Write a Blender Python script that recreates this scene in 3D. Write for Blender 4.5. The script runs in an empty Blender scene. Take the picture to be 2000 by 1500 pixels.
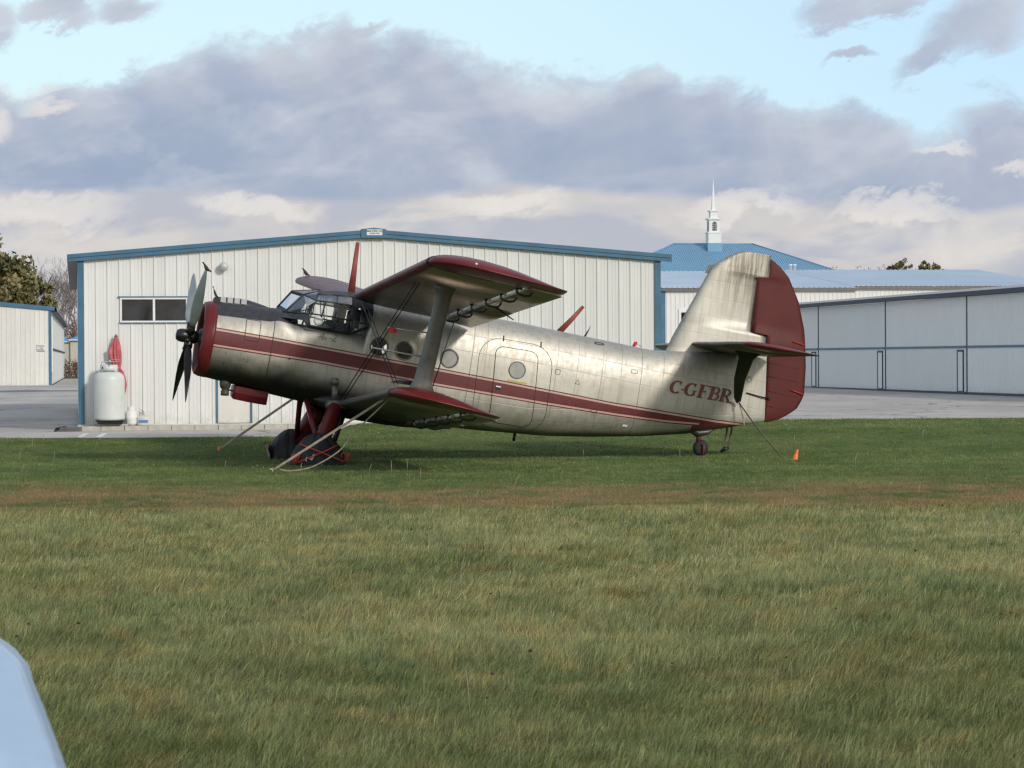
import bpy, math, random
import numpy as np
from mathutils import Vector, Matrix
R = math.radians
random.seed(7); rng = np.random.default_rng(11)
sc = bpy.context.scene
# ---------------------------------------------------------------- camera
cd = bpy.data.cameras.new('camera'); cam = bpy.data.objects.new('camera', cd); sc.collection.objects.link(cam)
cam.location = (0, 0, 2.0)
cam.rotation_euler = (Matrix.Rotation(R(90-0.5064), 3, 'X') @ Matrix.Rotation(R(-0.32), 3, 'Z')).to_euler()
cd.sensor_width = 36; cd.lens = 100.8; cd.clip_start = 0.1; cd.clip_end = 5000
cd.dof.use_dof = True; cd.dof.focus_distance = 55; cd.dof.aperture_fstop = 13
sc.camera = cam
# ---------------------------------------------------------------- exposure
sc.view_settings.view_transform = 'Standard'; sc.view_settings.look = 'None'
sc.view_settings.gamma = 1; sc.view_settings.use_curve_mapping = False
sc.view_settings.exposure = 0.0
try:
    sc.cycles.max_bounces = 8; sc.cycles.use_denoising = True; sc.cycles.denoising_input_passes = 'RGB_ALBEDO_NORMAL'; sc.cycles.denoising_prefilter = 'NONE'; sc.cycles.filter_width = 1.4; sc.cycles.sample_clamp_indirect = 4
except Exception: pass
# ---------------------------------------------------------------- sun
SUN_EL, SUN_AZ = 25, 142          # azimuth clockwise from +Y
sd = bpy.data.lights.new('sun', 'SUN'); sun = bpy.data.objects.new('sun', sd); sc.collection.objects.link(sun)
sd.energy = 2.1; sd.angle = R(7); sd.color = (1.0, 0.95, 0.87)
sv = Vector((math.sin(R(SUN_AZ))*math.cos(R(SUN_EL)), math.cos(R(SUN_AZ))*math.cos(R(SUN_EL)), math.sin(R(SUN_EL))))
sun.rotation_euler = sv.to_track_quat('Z', 'Y').to_euler()

# ---------------------------------------------------------------- node helper
class NT:
    def __init__(s, tree): s.t = tree; s.n = tree.nodes; s.l = tree.links
    def set(s, inp, v):
        if isinstance(v, bpy.types.NodeSocket): s.l.new(v, inp)
        elif isinstance(v, (tuple, list)) and len(v) == 3 and inp.type == 'RGBA': inp.default_value = (*v, 1)
        else: inp.default_value = v
    def m(s, op, a, b=0.0, c=0.0, clamp=False):
        n = s.n.new('ShaderNodeMath'); n.operation = op; n.use_clamp = clamp
        s.set(n.inputs[0], a); s.set(n.inputs[1], b); s.set(n.inputs[2], c); return n.outputs[0]
    def mix(s, f, a, b):
        n = s.n.new('ShaderNodeMix'); n.data_type = 'RGBA'; n.clamp_factor = True
        s.set(n.inputs[0], f); s.set(n.inputs[6], a); s.set(n.inputs[7], b); return n.outputs[2]
    def mul(s, a, b, f=1.0):
        n = s.n.new('ShaderNodeMix'); n.data_type = 'RGBA'; n.blend_type = 'MULTIPLY'
        s.set(n.inputs[0], f); s.set(n.inputs[6], a); s.set(n.inputs[7], b); return n.outputs[2]
    def sep(s, v):
        n = s.n.new('ShaderNodeSeparateXYZ'); s.l.new(v, n.inputs[0]); return n.outputs
    def comb(s, x, y, z):
        n = s.n.new('ShaderNodeCombineXYZ'); s.set(n.inputs[0], x); s.set(n.inputs[1], y); s.set(n.inputs[2], z); return n.outputs[0]
    def noise(s, v, scale, detail=3, rough=0.55, dist=0.0):
        n = s.n.new('ShaderNodeTexNoise'); s.l.new(v, n.inputs['Vector'])
        n.inputs['Scale'].default_value = scale; n.inputs['Detail'].default_value = detail
        n.inputs['Roughness'].default_value = rough; n.inputs['Distortion'].default_value = dist; return n.outputs[0]
    def ramp(s, v, a, b, c=0.0, d=1.0, smooth=True):
        n = s.n.new('ShaderNodeMapRange'); n.interpolation_type = 'SMOOTHSTEP' if smooth else 'LINEAR'
        s.set(n.inputs[0], v)
        for i, q in enumerate((a, b, c, d)): s.set(n.inputs[i+1], q)
        return n.outputs[0]
    def scale(s, v, sx, sy, sz):
        n = s.n.new('ShaderNodeMapping'); s.l.new(v, n.inputs[0]); n.inputs['Scale'].default_value = (sx, sy, sz); return n.outputs[0]
    def curve(s, v, pts, x0, x1, y0, y1):
        t = s.ramp(v, x0, x1, 0, 1, False)
        n = s.n.new('ShaderNodeFloatCurve'); s.set(n.inputs['Value'], t); n.inputs['Factor'].default_value = 1
        c = n.mapping.curves[0]; P = [((x-x0)/(x1-x0), (y-y0)/(y1-y0)) for x, y in pts]
        while len(c.points) < len(P): c.points.new(0.5, 0.5)
        for p, q in zip(c.points, P): p.location = q; p.handle_type = 'VECTOR'
        n.mapping.use_clip = False; n.mapping.update()
        return s.ramp(n.outputs[0], 0, 1, y0, y1, False)

# ---------------------------------------------------------------- world
w = bpy.data.worlds.new("World"); sc.world = w; w.use_nodes = True
wt = w.node_tree; wt.nodes.clear(); N = NT(wt)
out = wt.nodes.new('ShaderNodeOutputWorld')
sky = wt.nodes.new('ShaderNodeTexSky'); sky.sky_type = 'NISHITA'; sky.sun_disc = False
sky.sun_elevation = R(SUN_EL); sky.sun_rotation = R(SUN_AZ); sky.air_density = 1.0; sky.dust_density = 1.2; sky.ozone_density = 1.5
bg = wt.nodes.new('ShaderNodeBackground'); bg.inputs[1].default_value = 0.15
wt.links.new(sky.outputs[0], bg.inputs[0])
gen = wt.nodes.new('ShaderNodeTexCoord').outputs['Generated']
X, Y, Z = N.sep(gen)
az = N.m('ARCTAN2', X, Y)                                   # bearing from the view direction
hl = N.m('SQRT', N.m('ADD', N.m('MULTIPLY', X, X), N.m('MULTIPLY', Y, Y)))
el = N.m('ARCTAN2', Z, hl)
A = lambda px: (px-1000)/5600.0
Ev = lambda px, py: (700.5+(1000-px)*0.00559-py)/5600.0
_ca, _sa = math.cos(R(13)), math.sin(R(13))
wx_ = N.m('MULTIPLY', N.m('ADD', N.m('MULTIPLY', az, _ca), N.m('MULTIPLY', el, _sa)), 0.9); wy_ = N.m('MULTIPLY', N.m('SUBTRACT', N.m('MULTIPLY', el, _ca), N.m('MULTIPLY', az, _sa)), 1.45)
ae = N.comb(wx_, wy_, 0.0)                                  # wind-drawn field: streaks rise to the right
def relief(sc_, det, rough, k, seed):                       # difference of two offset samples: lit tops, shaded undersides
    a_ = N.noise(N.comb(wx_, wy_, seed), sc_, det, rough, 0.35); b_ = N.noise(N.comb(N.m('ADD', wx_, 0.12/sc_), N.m('ADD', wy_, 0.22/sc_), seed), sc_, det, rough, 0.35)
    return N.m('MULTIPLY', N.m('SUBTRACT', a_, b_), k)
n1 = N.noise(ae, 34, 9, 0.62, 0.3)                          # ragged edges
n2 = N.noise(ae, 11, 5, 0.5, 0.6)
n3 = N.noise(N.comb(az, N.m('MULTIPLY', el, 4.0), 3.0), 16, 5, 0.5, 0.5)   # layered
n5 = N.noise(gen, 3.0, 7, 0.55, 0.2)                        # broad field over the whole sky
top = [(-60,150),(0,175),(60,190),(130,150),(200,175),(300,120),(420,74),(540,74),(600,68),(680,28),(750,72),(800,80),(850,95),(950,118),(1010,145),
       (1100,150),(1200,146),(1290,132),(1340,182),(1420,170),(1500,200),(1600,216),(1660,206),(1740,242),(1800,266),(1880,258),(1905,215),(1960,195),(2060,190)]
T = N.curve(az, [(A(x), Ev(x, y)) for x, y in top], A(-60), A(2060), 0, 0.13)
bot = [(-60,386),(200,388),(450,378),(600,398),(760,392),(900,378),(1000,362),(1090,372),(1200,384),(1450,394),(1600,402),(1700,398),(1850,424),(2060,396)]
B = N.curve(az, [(A(x), Ev(x, y)) for x, y in bot], A(-60), A(2060), 0, 0.13)
n1b = N.noise(ae, 130, 6, 0.65, 0.6)
rag = N.m('ADD', N.m('MULTIPLY', N.m('SUBTRACT', n1, 0.5), 0.034), N.m('MULTIPLY', N.m('SUBTRACT', n1b, 0.5), 0.007))
elr = N.m('ADD', el, rag)
below_top = N.m('ADD', N.ramp(N.m('SUBTRACT', T, elr), -0.003, 0.003, 0, 0.62), N.ramp(N.m('SUBTRACT', T, elr), 0.0, 0.010, 0, 0.38))
soft = N.m('ADD', el, N.m('MULTIPLY', N.m('SUBTRACT', n2, 0.5), 0.008))
above_bot = N.ramp(N.m('SUBTRACT', soft, B), -0.002, 0.003)
# separate clouds of the upper sky: px centre, radii, tilt
blobs = [(120,42,85,26,0.1),(255,22,60,30,0.2),(10,60,38,48,0),(1640,30,75,32,0.1),(1740,20,70,18,0.1),(1905,70,110,50,0.35),(1820,115,70,30,0.4),(1660,122,50,13,0.35),(1960,250,95,55,0.1),(700,64,60,14,0.2)]
bl = None
for cx, cy, rx, ry, tl in blobs:
    dx = N.m('SUBTRACT', az, A(cx)); dy = N.m('SUBTRACT', elr, Ev(cx, cy))
    c_, s_ = math.cos(tl), math.sin(tl)
    u_ = N.m('MULTIPLY', N.m('ADD', N.m('MULTIPLY', dx, c_), N.m('MULTIPLY', dy, s_)), 5600/rx)
    v_ = N.m('MULTIPLY', N.m('SUBTRACT', N.m('MULTIPLY', dy, c_), N.m('MULTIPLY', dx, s_)), 5600/ry)
    d2 = N.m('ADD', N.m('MULTIPLY', u_, u_), N.m('MULTIPLY', v_, v_))
    q = N.ramp(d2, 1.9, 0.1)
    bl = q if bl is None else N.m('MAXIMUM', bl, q)
high = N.ramp(N.m('ADD', n5, N.m('MULTIPLY', N.ramp(el, 0.13, 0.25), 0.04)), 0.50, 0.60)
high = N.m('MULTIPLY', high, N.ramp(el, 0.128, 0.22))
mask = N.m('MAXIMUM', N.m('MAXIMUM', below_top, N.m('MULTIPLY', bl, 0.92)), high)
dark_a = (0.34, 0.42, 0.56); dark_b = (0.455, 0.50, 0.605); warm = (0.64, 0.62, 0.61); cream = (0.76, 0.725, 0.685)
dk = N.mix(N.ramp(n2, 0.35, 0.65), dark_a, dark_b)
dk = N.mix(N.ramp(n3, 0.5, 0.72, 0, 0.45), dk, (0.60, 0.62, 0.70))
edge = N.ramp(N.m('SUBTRACT', T, el), 0.0, 0.03, 0.55, 0.0)
dk = N.mix(edge, dk, (0.58, 0.61, 0.70))
dk = N.mix(N.ramp(N.noise(ae, 18, 4, 0.5, 0.8), 0.45, 0.75, 0, 0.35), dk, (0.62, 0.645, 0.72))
lo = N.mix(N.ramp(n3, 0.44, 0.56), (0.50, 0.52, 0.585), warm)
lo = N.mix(N.ramp(n2, 0.54, 0.66, 0, 0.7), lo, cream)
lo = N.mix(N.ramp(el, 0.034, 0.026, 0, 0.55), lo, (0.46, 0.47, 0.54))
rel1 = N.m('ADD', relief(20, 7, 0.52, 2.9, 1.0), relief(55, 6, 0.55, 0.6, 4.0))
dk = N.mix(N.m('MAXIMUM', rel1, 0.0, clamp=True), dk, (0.66, 0.68, 0.75)); dk = N.mix(N.m('MULTIPLY', rel1, -1.0, clamp=True), dk, (0.32, 0.40, 0.55))
rel2 = N.m('ADD', relief(20, 6, 0.5, 2.4, 7.0), relief(60, 5, 0.55, 0.5, 9.0))
lo = N.mix(N.m('MAXIMUM', rel2, 0.0, clamp=True), lo, (0.84, 0.80, 0.755)); lo = N.mix(N.m('MULTIPLY', rel2, -1.0, clamp=True), lo, (0.46, 0.50, 0.60))
cl = N.mix(N.m('MULTIPLY', above_bot, N.ramp(el, 0.2, 0.1)), N.mix(N.ramp(el, 0.1, 0.2), lo, (0.62, 0.64, 0.70)), dk)
for cx, cy, rx, ry in ((110,222,50,16),(50,172,90,26),(1840,296,50,10),(1970,328,34,15),(5,255,28,30),(90,415,150,30),(500,405,110,20),(990,398,110,22),(1450,405,110,22),(1750,410,120,20)):
    dx = N.m('MULTIPLY', N.m('SUBTRACT', az, A(cx)), 5600/rx); dy = N.m('MULTIPLY', N.m('SUBTRACT', elr, Ev(cx, cy)), 5600/ry)
    cl = N.mix(N.ramp(N.m('ADD', N.m('MULTIPLY', dx, dx), N.m('MULTIPLY', dy, dy)), 2.0, 0.0, 0, 0.6), cl, (0.88, 0.83, 0.78))
# the cloud deck on the sun's side is lit warm
dt = wt.nodes.new('ShaderNodeVectorMath'); dt.operation = 'DOT_PRODUCT'; wt.links.new(gen, dt.inputs[0]); dt.inputs[1].default_value = (math.sin(R(SUN_AZ)), math.cos(R(SUN_AZ)), 0.25)
cl = N.mix(N.ramp(dt.outputs['Value'], -0.2, 0.9), cl, (0.80, 0.74, 0.64))
veil = N.mix(N.ramp(az, -0.06, 0.19), (0.74, 0.97, 1.05), (0.60, 0.86, 1.10))
bgv = wt.nodes.new('ShaderNodeBackground'); wt.links.new(veil, bgv.inputs[0]); mv = wt.nodes.new('ShaderNodeMixShader'); N.set(mv.inputs[0], N.ramp(el, 0.5, 0.1, 0.25, 0.65)); wt.links.new(bg.outputs[0], mv.inputs[1]); wt.links.new(bgv.outputs[0], mv.inputs[2])
bgc = wt.nodes.new('ShaderNodeBackground'); wt.links.new(cl, bgc.inputs[0]); bgc.inputs[1].default_value = 1.0
ms = wt.nodes.new('ShaderNodeMixShader'); N.set(ms.inputs[0], mask)
wt.links.new(mv.outputs[0], ms.inputs[1]); wt.links.new(bgc.outputs[0], ms.inputs[2]); wt.links.new(ms.outputs[0], out.inputs[0])

# ---------------------------------------------------------------- materials
def mat(name, col, rough=0.6, metal=0.0, var=0.0, vs=4.0, bump=0.0, bs=30.0, spec=0.5, coat=0.0, coord='Object'):
    m = bpy.data.materials.new(name); m.use_nodes = True; t = NT(m.node_tree); p = t.n['Principled BSDF']
    p.inputs['Base Color'].default_value = (*col, 1); p.inputs['Roughness'].default_value = rough; p.inputs['Metallic'].default_value = metal
    p.inputs['Specular IOR Level'].default_value = spec; p.inputs['Coat Weight'].default_value = coat
    m['t'] = 1
    if var or bump:
        tc = t.n.new('ShaderNodeTexCoord').outputs[coord]
        if var:
            v = t.noise(tc, vs, 5, 0.6)
            lo = tuple(c*(1-var) for c in col); hi = tuple(min(1, c*(1+var)) for c in col)
            t.set(p.inputs['Base Color'], t.mix(t.ramp(v, 0.3, 0.7), lo, hi))
        if bump:
            b = t.n.new('ShaderNodeBump'); b.inputs['Strength'].default_value = bump; b.inputs['Distance'].default_value = 0.01
            t.set(b.inputs['Height'], t.noise(tc, bs, 4)); t.l.new(b.outputs[0], p.inputs['Normal'])
    return m
def principled(name):
    m = bpy.data.materials.new(name); m.use_nodes = True; t = NT(m.node_tree); return m, t, t.n['Principled BSDF']
M = {}
M['black'] = mat('black paint', (0.012, 0.012, 0.014), 0.35)
M['darkgrey'] = mat('dark grey paint', (0.035, 0.035, 0.04), 0.45, var=0.2)
M['maroon'] = mat('maroon paint', (0.13, 0.016, 0.019), 0.36, var=0.15, vs=2.0, spec=0.3)
M['orange'] = mat('orange plastic', (0.85, 0.17, 0.03), 0.5, var=0.1)
M['redcloth'] = mat('red flag cloth', (0.55, 0.03, 0.03), 0.8)
M['redtube'] = mat('orange cord', (0.60, 0.06, 0.03), 0.6)
M['mastred'] = mat('weathered red mast', (0.22, 0.045, 0.035), 0.6, var=0.15)
M['rubber'] = mat('rubber', (0.014, 0.014, 0.015), 0.7, var=0.2)
M['tarp'] = mat('dark tarpaulin', (0.008, 0.0085, 0.013), 0.6, var=0.3, vs=6, bump=0.6, bs=14)
M['strap'] = mat('webbing', (0.30, 0.26, 0.19), 0.8, var=0.25, vs=8)
M['strapmid'] = mat('grey webbing', (0.19, 0.165, 0.125), 0.8, var=0.25, vs=8)
M['strapdark'] = mat('dark webbing', (0.10, 0.09, 0.07), 0.8, var=0.25, vs=8)
M['wire'] = mat('bracing wire', (0.03, 0.03, 0.035), 0.4, 0.6)
M['steelrod'] = mat('steel rod', (0.45, 0.43, 0.40), 0.35, 0.7)
M['glass'] = None; M['slotgrey'] = mat('bare metal louvre', (0.42, 0.40, 0.38), 0.5, 0.3)
M['white'] = mat('white paint', (0.74, 0.74, 0.72), 0.45, var=0.05)
M['offwhite'] = mat('aged white', (0.55, 0.56, 0.52), 0.45, var=0.08)
M['blue'] = mat('blue trim', (0.05, 0.14, 0.225), 0.42, var=0.12, vs=1.5)
M['bluedk'] = mat('dark blue trim', (0.016, 0.026, 0.065), 0.5, var=0.15)
M['soffit'] = mat('soffit', (0.22, 0.21, 0.22), 0.6, var=0.1)
M['winglass'] = mat('dark window glass', (0.016, 0.018, 0.024), 0.05, var=0.6, vs=2.2, spec=0.7)
M['seat'] = mat('seat cloth', (0.025, 0.03, 0.05), 0.8)
M['interior'] = mat('cabin interior', (0.018, 0.02, 0.022), 0.8, spec=0.1)
M['frost'] = mat('frosted blind', (0.36, 0.35, 0.32), 0.25, var=0.1, vs=6)
M['yellow'] = mat('yellow placard', (0.5, 0.36, 0.05), 0.5)
M['bird'] = mat('dark feathers', (0.03, 0.022, 0.02), 0.6, var=0.5, vs=60)
M['bark'] = mat('bark', (0.13, 0.105, 0.095), 0.9, var=0.3, vs=2)
M['barkpale'] = mat('pale bark', (0.26, 0.215, 0.20), 0.9, var=0.35, vs=1)
M['conc'] = mat('concrete', (0.46, 0.43, 0.37), 0.85, var=0.15, vs=3, bump=0.3)
M['tankpaint'] = mat('tank paint', (0.61, 0.63, 0.60), 0.42, var=0.06, vs=2)
M['bluelabel'] = mat('blue label', (0.08, 0.20, 0.40), 0.5)
M['umbrella'] = mat('faded red cloth', (0.50, 0.12, 0.13), 0.85, var=0.25, vs=7)
M['beige'] = mat('beige siding', (0.50, 0.47, 0.42), 0.7, var=0.06)
M['brightblue'] = mat('bright blue roof', (0.05, 0.26, 0.55), 0.4, var=0.1)
M['blueroof'] = mat('blue metal roof', (0.17, 0.345, 0.50), 0.40, var=0.06, vs=.2)
M['paleroof'] = mat('pale metal roof', (0.66, 0.74, 0.84), 0.38, 0.0, var=0.05, vs=.2)
M['crate'] = mat('olive canister', (0.07, 0.075, 0.06), 0.55, 0.3, var=0.3, vs=12)
M['net'] = mat('netting', (0.30, 0.24, 0.18), 0.9, var=0.6, vs=30, bump=1.0, bs=40)
M['spats'] = mat('grey metal', (0.15, 0.145, 0.135), 0.38, 0.55, var=0.15, vs=5)
M['prop'] = mat('propeller paint', (0.36, 0.38, 0.38), 0.45, 0.2, var=0.1, vs=3)
M['propdark'] = mat('dark propeller blade', (0.02, 0.02, 0.024), 0.4)
M['hub'] = mat('oily hub steel', (0.06, 0.055, 0.05), 0.32, 0.8, var=0.4, vs=15)
M['lampglass'] = mat('lamp globe', (0.50, 0.51, 0.49), 0.25, var=0.08, vs=10)
def glassmat(name, tint, fac, rough=0.03):
    m, t, p = principled(name); t.n.remove(p); o = t.n['Material Output']
    tr = t.n.new('ShaderNodeBsdfTransparent'); tr.inputs[0].default_value = (*tint, 1)
    tr.inputs[0].default_value = (*tint, 1); gl = t.n.new('ShaderNodeBsdfGlossy'); gl.inputs['Roughness'].default_value = rough; gl.inputs[0].default_value = (0.9, 0.92, 0.95, 1)
    fr = t.n.new('ShaderNodeFresnel'); fr.inputs[0].default_value = 1.28
    mx = t.n.new('ShaderNodeMixShader'); t.set(mx.inputs[0], t.m('ADD', t.m('MULTIPLY', fr.outputs[0], 1.0), fac, clamp=True))
    t.l.new(tr.outputs[0], mx.inputs[1]); t.l.new(gl.outputs[0], mx.inputs[2]); t.l.new(mx.outputs[0], o.inputs[0]); return m
M['glass'] = glassmat('cockpit glazing', (0.985, 0.99, 0.985), 0.015)
M['glassdark'] = glassmat('cabin glazing', (0.97, 0.98, 0.98), 0.01)
# off-white profiled steel
def steelwall(name, col, streak=0.04):
    m, t, p = principled(name); tc = t.n.new('ShaderNodeTexCoord').outputs['Object']
    a = t.noise(t.scale(tc, 3, 3, 0.3), 3, 4); b = t.noise(tc, 0.6, 3)
    f = t.m('ADD', t.m('MULTIPLY', a, 0.5), t.m('MULTIPLY', b, 0.5))
    c = t.mix(t.ramp(f, 0.35, 0.65), tuple(x*(1-streak) for x in col), tuple(x*(1+streak) for x in col))
    geo = t.n.new('ShaderNodeNewGeometry').outputs['Position']; z = t.sep(geo)[2]
    dirt = t.m('MULTIPLY', t.ramp(z, 0.75, 0.28), t.ramp(t.noise(tc, 5, 5), 0.35, 0.7))
    c = t.mix(t.m('MULTIPLY', dirt, 0.45), c, (0.36, 0.33, 0.27))
    oi = t.n.new('ShaderNodeObjectInfo').outputs['Random']; c = t.mul(c, t.mix(oi, (0.955, 0.955, 0.955), (1.03, 1.03, 1.025)))
    t.set(p.inputs['Base Color'], c); p.inputs['Roughness'].default_value = 0.48; return m
M['wall'] = steelwall('off-white profiled steel', (0.70, 0.695, 0.675), 0.03)
M['doorpaint'] = steelwall('cream door paint', (0.67, 0.65, 0.60))
M['farwall'] = steelwall('white sheet steel', (0.68, 0.67, 0.63))

# ---------------------------------------------------------------- mesh builder
class MB:
    def __init__(s): s.v = []; s.f = []; s.sm = []
    def add(s, vs, fs, smooth=False):
        o = len(s.v); s.v += [tuple(map(float, q)) for q in vs]
        for f in fs: s.f.append([i+o for i in f]); s.sm.append(smooth)
        return s
    def box(s, c, d, M3=None):
        cx, cy, cz = c; dx, dy, dz = (q/2 for q in d)
        vs = [Vector((x*dx, y*dy, z*dz)) for x in (-1, 1) for y in (-1, 1) for z in (-1, 1)]
        if M3 is not None: vs = [M3 @ q for q in vs]
        vs = [(q.x+cx, q.y+cy, q.z+cz) for q in vs]
        return s.add(vs, [(0,1,3,2),(4,6,7,5),(0,4,5,1),(2,3,7,6),(0,2,6,4),(1,5,7,3)])
    def tube(s, pts, r, n=8, cap=True, flat=None):
        pts = [Vector(p) for p in pts]; rs = r if isinstance(r, (list, tuple)) else [r]*len(pts)
        rings = []; up = None
        for i, p in enumerate(pts):
            d = (pts[min(i+1, len(pts)-1)] - pts[max(i-1, 0)]).normalized()
            if up is None: up = Vector((0, 0, 1)) if abs(d.z) < 0.9 else Vector((1, 0, 0))
            a = d.cross(up).normalized(); b = a.cross(d).normalized(); up = b
            rr = rs[i]; ra, rb = (rr if isinstance(rr, tuple) else (rr, rr))
            rings.append([p + a*ra*math.cos(2*math.pi*k/n) + b*rb*math.sin(2*math.pi*k/n) for k in range(n)])
        return s.rings(rings, cap)
    def rings(s, rings, cap=True, closed=True, smooth=True):
        n = len(rings[0]); vs = [q for r_ in rings for q in r_]; fs = []
        for i in range(len(rings)-1):
            for k in range(n if closed else n-1):
                k2 = (k+1) % n; fs.append((i*n+k, i*n+k2, (i+1)*n+k2, (i+1)*n+k))
        s.add(vs, fs, smooth)
        if cap: 
            o = len(s.v)-len(vs)
            s.f.append(list(range(o+n-1, o-1, -1))); s.sm.append(False); s.f.append(list(range(o+(len(rings)-1)*n, o+len(rings)*n))); s.sm.append(False)
        return s
    def lathe(s, prof, c=(0,0,0), axis=(0,0,1), n=24):
        ax = Vector(axis).normalized(); a = ax.orthogonal().normalized(); b = ax.cross(a); c = Vector(c)
        rings = [[c + ax*h + (a*math.cos(2*math.pi*k/n)+b*math.sin(2*math.pi*k/n))*max(r_, 1e-4) for k in range(n)] for r_, h in prof]
        return s.rings(rings, True)
    def poly(s, pts, thick):        # flat polygon extruded along vector thick
        n = len(pts); T_ = Vector(thick); vs = [Vector(p) for p in pts] + [Vector(p)+T_ for p in pts]
        return s.add(vs, [tuple(range(n-1, -1, -1)), tuple(range(n, 2*n))] + [(i, (i+1) % n, n+(i+1) % n, n+i) for i in range(n)])
    def build(s, name, m, parent=None, loc=None, rotz=None):
        me = bpy.data.meshes.new(name); me.from_pydata(s.v, [], s.f)
        me.polygons.foreach_set('use_smooth', s.sm); me.materials.append(M[m] if isinstance(m, str) else m); me.update()
        o = bpy.data.objects.new(name, me); sc.collection.objects.link(o)
        if parent is not None: o.parent = parent
        if loc is not None: o.location = loc
        if rotz is not None: o.rotation_euler.z = rotz
        return o
def fixn(o):
    import bmesh
    bm = bmesh.new(); bm.from_mesh(o.data); bmesh.ops.recalc_face_normals(bm, faces=bm.faces); bm.to_mesh(o.data); bm.free(); return o
def tag(o, label=None, cat=None, group=None, kind=None):
    for k, v in (('label', label), ('category', cat), ('group', group), ('kind', kind)):
        if v: o[k] = v
    return o
def empty(name, label, cat, group=None, loc=(0,0,0), rotz=0):
    o = bpy.data.objects.new(name, None); o.empty_display_size = 0.3; sc.collection.objects.link(o); o.location = loc; o.rotation_euler.z = rotz
    return tag(o, label, cat, group)
def copy_obj(o, parent=None, **kw):
    c = o.copy(); sc.collection.objects.link(c); c.parent = parent
    for k, v in kw.items(): setattr(c, k, v)
    return c

# ---------------------------------------------------------------- terrain
def ss(a, b, x):
    t = np.clip((np.asarray(x, float)-a)/(b-a), 0, 1); return t*t*(3-2*t)
def vnoise(x, y, s=1.0, seed=0):
    x = np.asarray(x, float)*s; y = np.asarray(y, float)*s; xi = np.floor(x).astype(np.int64); yi = np.floor(y).astype(np.int64); fx = x-xi; fy = y-yi
    fx = fx*fx*(3-2*fx); fy = fy*fy*(3-2*fy)
    def h(i, j):
        n = (i*374761393 + j*668265263 + seed*974634777) & 0x7fffffff; n = ((n ^ (n >> 13))*1274126177) & 0x7fffffff
        return ((n ^ (n >> 16)) & 0xffff)/65535.0
    return (h(xi, yi)*(1-fx)+h(xi+1, yi)*fx)*(1-fy)+(h(xi, yi+1)*(1-fx)+h(xi+1, yi+1)*fx)*fy
def ground_z(x, y):
    z = 0.17*ss(58, 70, y) + 0.13*ss(79, 115, y) + 0.13*ss(120, 190, y)
    z = z + 0.13*ss(-4.9, -4.0, x)*ss(63, 74, y)*(1-ss(78.4, 79, y)*ss(3.5, 4.5, x))
    return z + 0.02*(vnoise(x, y, 0.15, 5)-0.5)*(1-ss(55, 62, y))
def grid_sheet(name, m, xs, ys, dz=0.0):
    X_, Y_ = np.meshgrid(xs, ys); Z_ = ground_z(X_, Y_)+dz; n, k = X_.shape
    mb = MB(); mb.add(list(zip(X_.ravel(), Y_.ravel(), Z_.ravel())), [(i*k+j, i*k+j+1, (i+1)*k+j+1, (i+1)*k+j) for i in range(n-1) for j in range(k-1)], True)
    return tag(mb.build(name, m), kind='structure')
GREEN = dict(g1=(0.055, 0.085, 0.022), g2=(0.125, 0.15, 0.045), straw=(0.27, 0.20, 0.085), brown=(0.17, 0.085, 0.04))
def grass_color(t, pos, extra=None):
    x, y, z = t.sep(pos); p2 = t.comb(x, t.m('MULTIPLY', y, 0.7), 0.0)
    a = t.noise(p2, 0.45, 4, 0.6); b = t.noise(p2, 1.7, 4, 0.6, 0.4)
    long_ = t.ramp(t.m('ADD', y, t.m('MULTIPLY', b, 1.5)), 38.8, 38.0)
    c = t.mix(t.ramp(a, 0.35, 0.65), (0.092, 0.138, 0.043), (0.145, 0.182, 0.064))              # mown lawn
    c2 = t.mix(t.ramp(a, 0.33, 0.62), (0.135, 0.170, 0.074), (0.235, 0.240, 0.118))             # long grass
    near = t.ramp(y, 25, 14); c2 = t.mix(t.m('MULTIPLY', near, 0.45), c2, (0.095, 0.130, 0.050))
    c = t.mix(long_, c, c2)
    st = t.m('MULTIPLY', t.ramp(b, 0.50, 0.66), t.m('MULTIPLY', t.ramp(y, 45, 37), 0.5)); c = t.mix(st, c, (0.28, 0.205, 0.09)); f2 = t.noise(p2, 5.0, 4, 0.65); c = t.mul(c, t.mix(t.ramp(f2, 0.3, 0.7), (0.72, 0.76, 0.74), (1.25, 1.22, 1.15)))
    # a dry russet band runs across the field
    yy = t.m('ADD', y, t.m('MULTIPLY', t.m('SUBTRACT', t.noise(p2, 0.22, 4, 0.6), 0.5), 12.0))
    bd = t.m('MULTIPLY', t.ramp(t.m('ADD', y, t.m('MULTIPLY', b, 3.0)), 38.3, 40.4), t.ramp(yy, 48.0, 42.5)); c = t.mix(t.m('MULTIPLY', bd, t.ramp(t.m('ADD', t.m('MULTIPLY', a, .5), t.m('MULTIPLY', b, .5)), 0.39, 0.56, 0.05, 0.9)), c, (0.265, 0.175, 0.09))
    return c
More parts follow.
